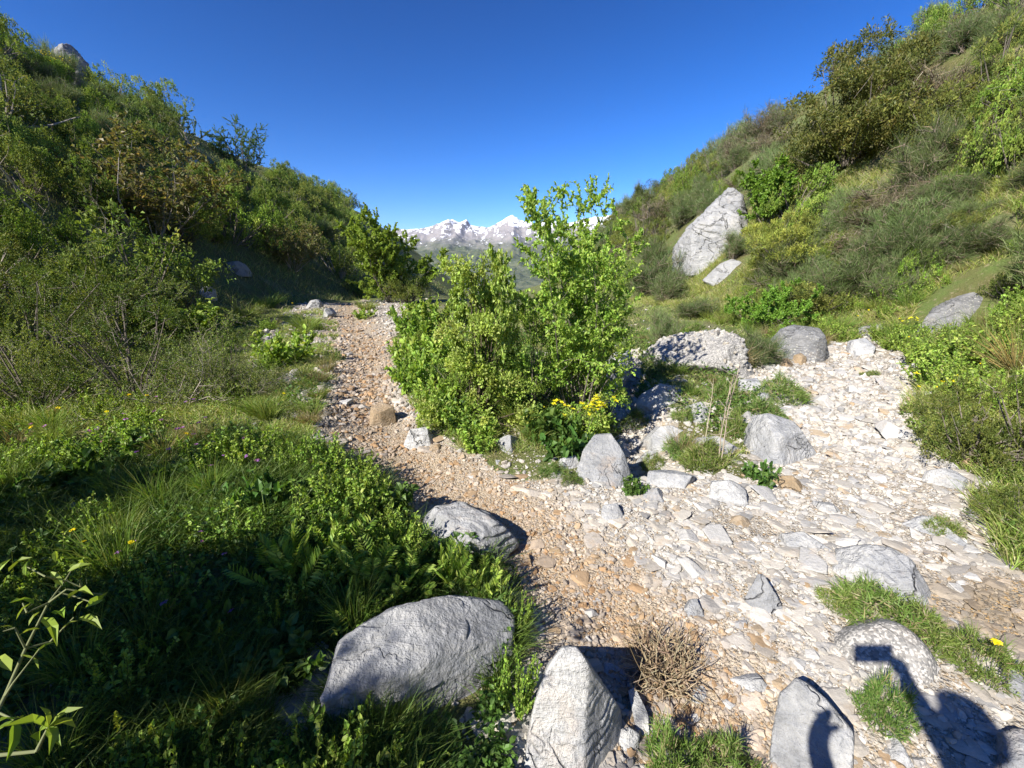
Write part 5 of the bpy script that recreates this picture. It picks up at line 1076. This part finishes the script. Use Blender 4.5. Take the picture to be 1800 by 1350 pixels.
# ------------------------------------------------------------------ trees behind the viewpoint whose leaf shade falls into the picture
SHADE = [leafy('shade_tree', 700+k, 6, 2.6, .55, 6, .075, .055, GREEN, .04, side=13, twig=6, sidelen=.42, first=.25, base=.25, twl=.10) for k in range(2)]+[leafy('thin_tree', 705, 6, 2.6, .42, 8, .055, .042, GREEN, .022, side=12, twig=6, sidelen=.4, first=.4, base=.15, twl=.10)]
for (x, y, w_, h_, k, l) in [(-4.0, -1.25, 1.9, 3.8, 0, 'bushy tree whose leaf shade dapples the broad boulder'), (-5.5, -2.0, 2.3, 4.2, 1, 'bushy tree whose shade darkens the grass at lower left'), (-2.5, -1.15, .8, 2.75, 2, 'slim tree whose leaf shade falls on the path gravel'), (-3.2, -1.5, 1.3, 3.2, 2, 'thin leaved young tree dappling the broad boulder'), (-4.6, -2.6, 1.9, 4.4, 1, 'tall bushy tree behind the others on the left slope')]:
    place('shade_tree', SHADE[k], (x, y, th(x, y)-.05), w_, h_, l, 'tree', None, 1.3*k+x)
for (x, y, w_, h_, l) in [(-5.0, .6, 1.9, 1.9, 'dense bush on the left slope shading the meadow edge'), (-6.2, .4, 2.2, 1.7, 'dense bush higher on the left slope beside the viewpoint'), (-4.1, -.3, 2.4, 2.7, 'dense bush shading the middle of the lower left grass'), (-2.2, -1.75, 1.7, 2.9, 'dense bush just behind the viewpoint on the left'), (-3.2, -.75, 2.6, 3.0, 'dense bush nearest the viewpoint shading the lower left grass'), (-5.6, -.9, 2.5, 3.2, 'dense bush behind the two nearest bushes on the left slope')]:
    place('shade_bush', MQ[0], (x, y, th(x, y)-.1), w_, h_, l, 'bush', None, x*2)
# ------------------------------------------------------------------ the person taking the picture; the shadow lies on the rocks at lower right
SKIN = plain('skin', (.50, .33, .25), .55); SHIRT = plain('blue_shirt', (.10, .14, .22), .9, .1); TROUSER = plain('grey_trousers', (.16, .15, .13), .9, .1); HAIR = plain('dark_hair', (.05, .035, .025), .7); SHOE = plain('brown_boots', (.12, .08, .05), .7)
BLACK = plain('black_phone_case', (.02, .02, .022), .4); GLASS = plain('dark_glass', (.01, .01, .012), .1, .6)
def skinned(verts, edges, radii, sub=2):
    me = bpy.data.meshes.new('body'); me.from_pydata(verts, edges, []); o = bpy.data.objects.new('tmp', me); COL.objects.link(o)
    m = o.modifiers.new('s', 'SKIN'); s = o.modifiers.new('d', 'SUBSURF'); s.levels = s.render_levels = sub
    for v, r in zip(me.skin_vertices[0].data, radii): v.radius = (r, r) if not isinstance(r, tuple) else r
    me.skin_vertices[0].data[0].use_root = True
    dg = bpy.context.evaluated_depsgraph_get(); out = bpy.data.meshes.new_from_object(o.evaluated_get(dg)); bpy.data.objects.remove(o); return out
def person():
    gx, gy = .02, -.44; gz = th(gx, gy); ctr = np.array([gx, gy, gz])
    HL, HR = np.array([.02, .10, 1.22])-ctr, CAM+np.array([.10, -.045, -.022])-ctr
    V = [(0, 0, .95), (0, .0, 1.10), (0, .01, 1.28), (0, .0, 1.42), (0, .01, 1.52), (0, .04, 1.60), (0, .05, 1.68), (0, .04, 1.76)]
    Rr = [(.15, .11), (.145, .105), (.165, .115), (.13, .085), .052, (.075, .085), (.08, .10), (.065, .075)]
    E = [(0, 1), (1, 2), (2, 3), (3, 4), (4, 5), (5, 6), (6, 7)]
    def chain(start, pts, rad):
        p = start
        for q, r in zip(pts, rad): V.append(tuple(q)); Rr.append(r); E.append((p, len(V)-1)); p = len(V)-1
        return p
    for s, Hn in ((-1, HL), (1, HR)):
        el = np.array([-.25, .0, 1.12]) if s < 0 else np.array([.27, .17, 1.22]); sh = np.array([s*.17, .0, 1.42])
        wr = Hn+np.array([s*.03, -.03, -.07])
        w = chain(3, [sh, (sh+el)/2, el, el*.5+wr*.5, wr, Hn+np.array([s*.02, -.012, -.025])], [.062, .054, .048, .044, .034, (.045, .026)])
        for f in range(4):
            b = Hn+np.array([s*.012, -.012, .012-.016*f+.008]); ln = (.036, .042, .039, .031)[f]
            chain(w, [b, b+np.array([-s*ln*.55, .012, .004]), b+np.array([-s*ln*.95, .004, .006])], [.0095, .0085, .007])
        t = Hn+np.array([-s*.004, -.03, -.014]); chain(w, [t, t+np.array([-s*.026, -.008, .016])], [.011, .009])
        chain(0, [(s*.095, 0, .88), (s*.105, .02, .50), (s*.11, -.005, .11), (s*.11, .0, .05), (s*.12, .13, .035)], [.092, .062, .045, .05, .04])
    me = skinned(V, E, Rr, 2); co = _co(me).astype(float)
    # face: brow, nose, chin and mouth pressed out of the head
    f = co.copy(); hz = co[:, 2]; hd = (hz > 1.55) & (co[:, 1] > .08) & (np.abs(co[:, 0]) < .1)
    f[:, 1] += np.where(hd, .028*np.exp(-((co[:, 0]/.014)**2+((hz-1.655)/.022)**2))+.008*np.exp(-((co[:, 0]/.03)**2+((hz-1.61)/.012)**2))-.012*np.exp(-(((np.abs(co[:, 0])-.03)/.014)**2+((hz-1.69)/.013)**2)), 0)
    me.vertices.foreach_set('co', f.astype(np.float32).ravel())
    for m in (SKIN, SHIRT, TROUSER, SHOE): me.materials.append(m)
    for p in me.polygons:
        z, x = p.center.z, abs(p.center.x); y = p.center.y
        arm = x > .19 and z > .98
        p.material_index = (0 if z > 1.50 or (y > .20 and z > 1.0) else (1 if z > .96 else (2 if z > .13 else 3)))
        p.use_smooth = True
    pr = empty('person', ctr, 'person holding up a phone whose shadow falls on the rocks at lower right', 'person'); obj('body', me, pr)
    d, F = ico(4); hv = d*np.array([.088, .108, .10])+np.array([0, .035, 1.725]); hv = hv+d*(.008*fbm(hv*30, 3, 4))[:, None]; keep = [t for t in F if all((d[i, 1] < .35 or d[i, 2] > .55) and d[i, 2] > -.45 for i in t)]
    obj('hair', mesh('hair', hv, np.array(keep), HAIR, smooth=True), pr)
    for s in (-1, 1):
        bm = bmesh.new(); bmesh.ops.create_icosphere(bm, subdivisions=2, radius=1); m2 = bpy.data.meshes.new('ear'); bm.to_mesh(m2); bm.free(); m2.materials.append(SKIN); o = obj('ear', m2, pr, (s*.083, .035, 1.665)); o.scale = (.012, .02, .032)
        bm = bmesh.new(); bmesh.ops.create_icosphere(bm, subdivisions=2, radius=.011); m3 = bpy.data.meshes.new('eye'); bm.to_mesh(m3); bm.free(); m3.materials.append(GLASS); obj('eye', m3, pr, (s*.031, .128, 1.688))
    # the phone, held level just behind the viewpoint
    def slab(name, sx, sy, sz, bev, mat, par, loc):
        bm = bmesh.new(); bmesh.ops.create_cube(bm, size=1); bmesh.ops.scale(bm, vec=(sx, sy, sz), verts=bm.verts); bmesh.ops.bevel(bm, geom=bm.edges, offset=bev, segments=3, affect='EDGES')
        m = bpy.data.meshes.new(name); bm.to_mesh(m); bm.free(); m.materials.append(mat); return obj(name, m, par, loc)
    ph = empty('phone', CAM+np.array([.03, -.016, -.004]), 'black phone held level in one hand whose shadow shows on the speckled boulder', 'phone'); ph.rotation_euler = (-PITCH, 0, 0)
    slab('case', .16, .009, .077, .004, BLACK, ph, (0, 0, 0)); slab('screen', .148, .002, .068, .0008, GLASS, ph, (0, -.0052, 0))
person()
# ------------------------------------------------------------------ the air between here and the mountains
def haze():
    bm = bmesh.new(); bmesh.ops.create_cube(bm, size=1); bmesh.ops.scale(bm, vec=(16400, 9500, 1750), verts=bm.verts); bmesh.ops.translate(bm, vec=(0, 4400, 425), verts=bm.verts); me = bpy.data.meshes.new('haze'); bm.to_mesh(me); bm.free()
    m = bpy.data.materials.new('haze'); m.use_nodes = True; t = m.node_tree; t.nodes.clear(); o = t.nodes.new('ShaderNodeOutputMaterial'); v = t.nodes.new('ShaderNodeVolumePrincipled')
    v.inputs['Color'].default_value = (.55, .72, 1, 1); v.inputs['Density'].default_value = HAZE; v.inputs['Anisotropy'].default_value = 0; t.links.new(v.outputs[0], o.inputs['Volume']); me.materials.append(m)
    obj('haze', me, None, None, 'thin blue haze in the valley before the mountains', 'haze', None, 'stuff')
HAZE = 1.8e-5
haze()
# ------------------------------------------------------------------ camera, light, sky
cam = bpy.data.cameras.new('camera'); co = bpy.data.objects.new('camera', cam); COL.objects.link(co)
cam.sensor_width = 36; cam.lens = 36*FPX/1800; cam.clip_start = .02; cam.clip_end = 40000
co.location = CAM; co.rotation_euler = (math.pi/2-PITCH, 0, 0); SC.camera = co
sun = bpy.data.lights.new('sun', 'SUN'); sun.energy = 5.0; sun.angle = R(.53); sun.color = (1, .94, .83)
so = bpy.data.objects.new('sun', sun); COL.objects.link(so); so.rotation_euler = Vector(TOSUN).to_track_quat('Z', 'Y').to_euler(); so.location = (-20, -20, 30)
w = bpy.data.worlds.new('World'); SC.world = w; w.use_nodes = True; nt = w.node_tree
sky = nt.nodes.new('ShaderNodeTexSky'); sky.sky_type = 'NISHITA'; sky.sun_disc = False; sky.sun_elevation = SUN_EL; sky.sun_rotation = SUN_AZ
sky.altitude = 900; sky.air_density = 1.0; sky.dust_density = .2; sky.ozone_density = 4.0
hs = nt.nodes.new('ShaderNodeHueSaturation'); hs.inputs['Saturation'].default_value = 1.3; hs.inputs['Hue'].default_value = .492
bg = nt.nodes['Background']; nt.links.new(sky.outputs[0], hs.inputs['Color']); gm = nt.nodes.new('ShaderNodeGamma'); gm.inputs['Gamma'].default_value = 1.6; ml = nt.nodes.new('ShaderNodeMix'); ml.data_type = 'RGBA'; ml.blend_type = 'MULTIPLY'; ml.inputs['Factor'].default_value = 1; ml.inputs[7].default_value = (.84, .465, .482, 1)
nt.links.new(hs.outputs[0], gm.inputs['Color']); nt.links.new(gm.outputs[0], ml.inputs[6]); nt.links.new(ml.outputs[2], bg.inputs['Color']); bg.inputs['Strength'].default_value = .076
SC.render.engine = 'CYCLES'; SC.cycles.max_bounces = 6; SC.cycles.diffuse_bounces = 3; SC.cycles.transmission_bounces = 3; SC.cycles.volume_bounces = 0
SC.view_settings.view_transform = 'Standard'; SC.view_settings.look = 'None'; SC.view_settings.exposure = 1.0; SC.view_settings.gamma = 1
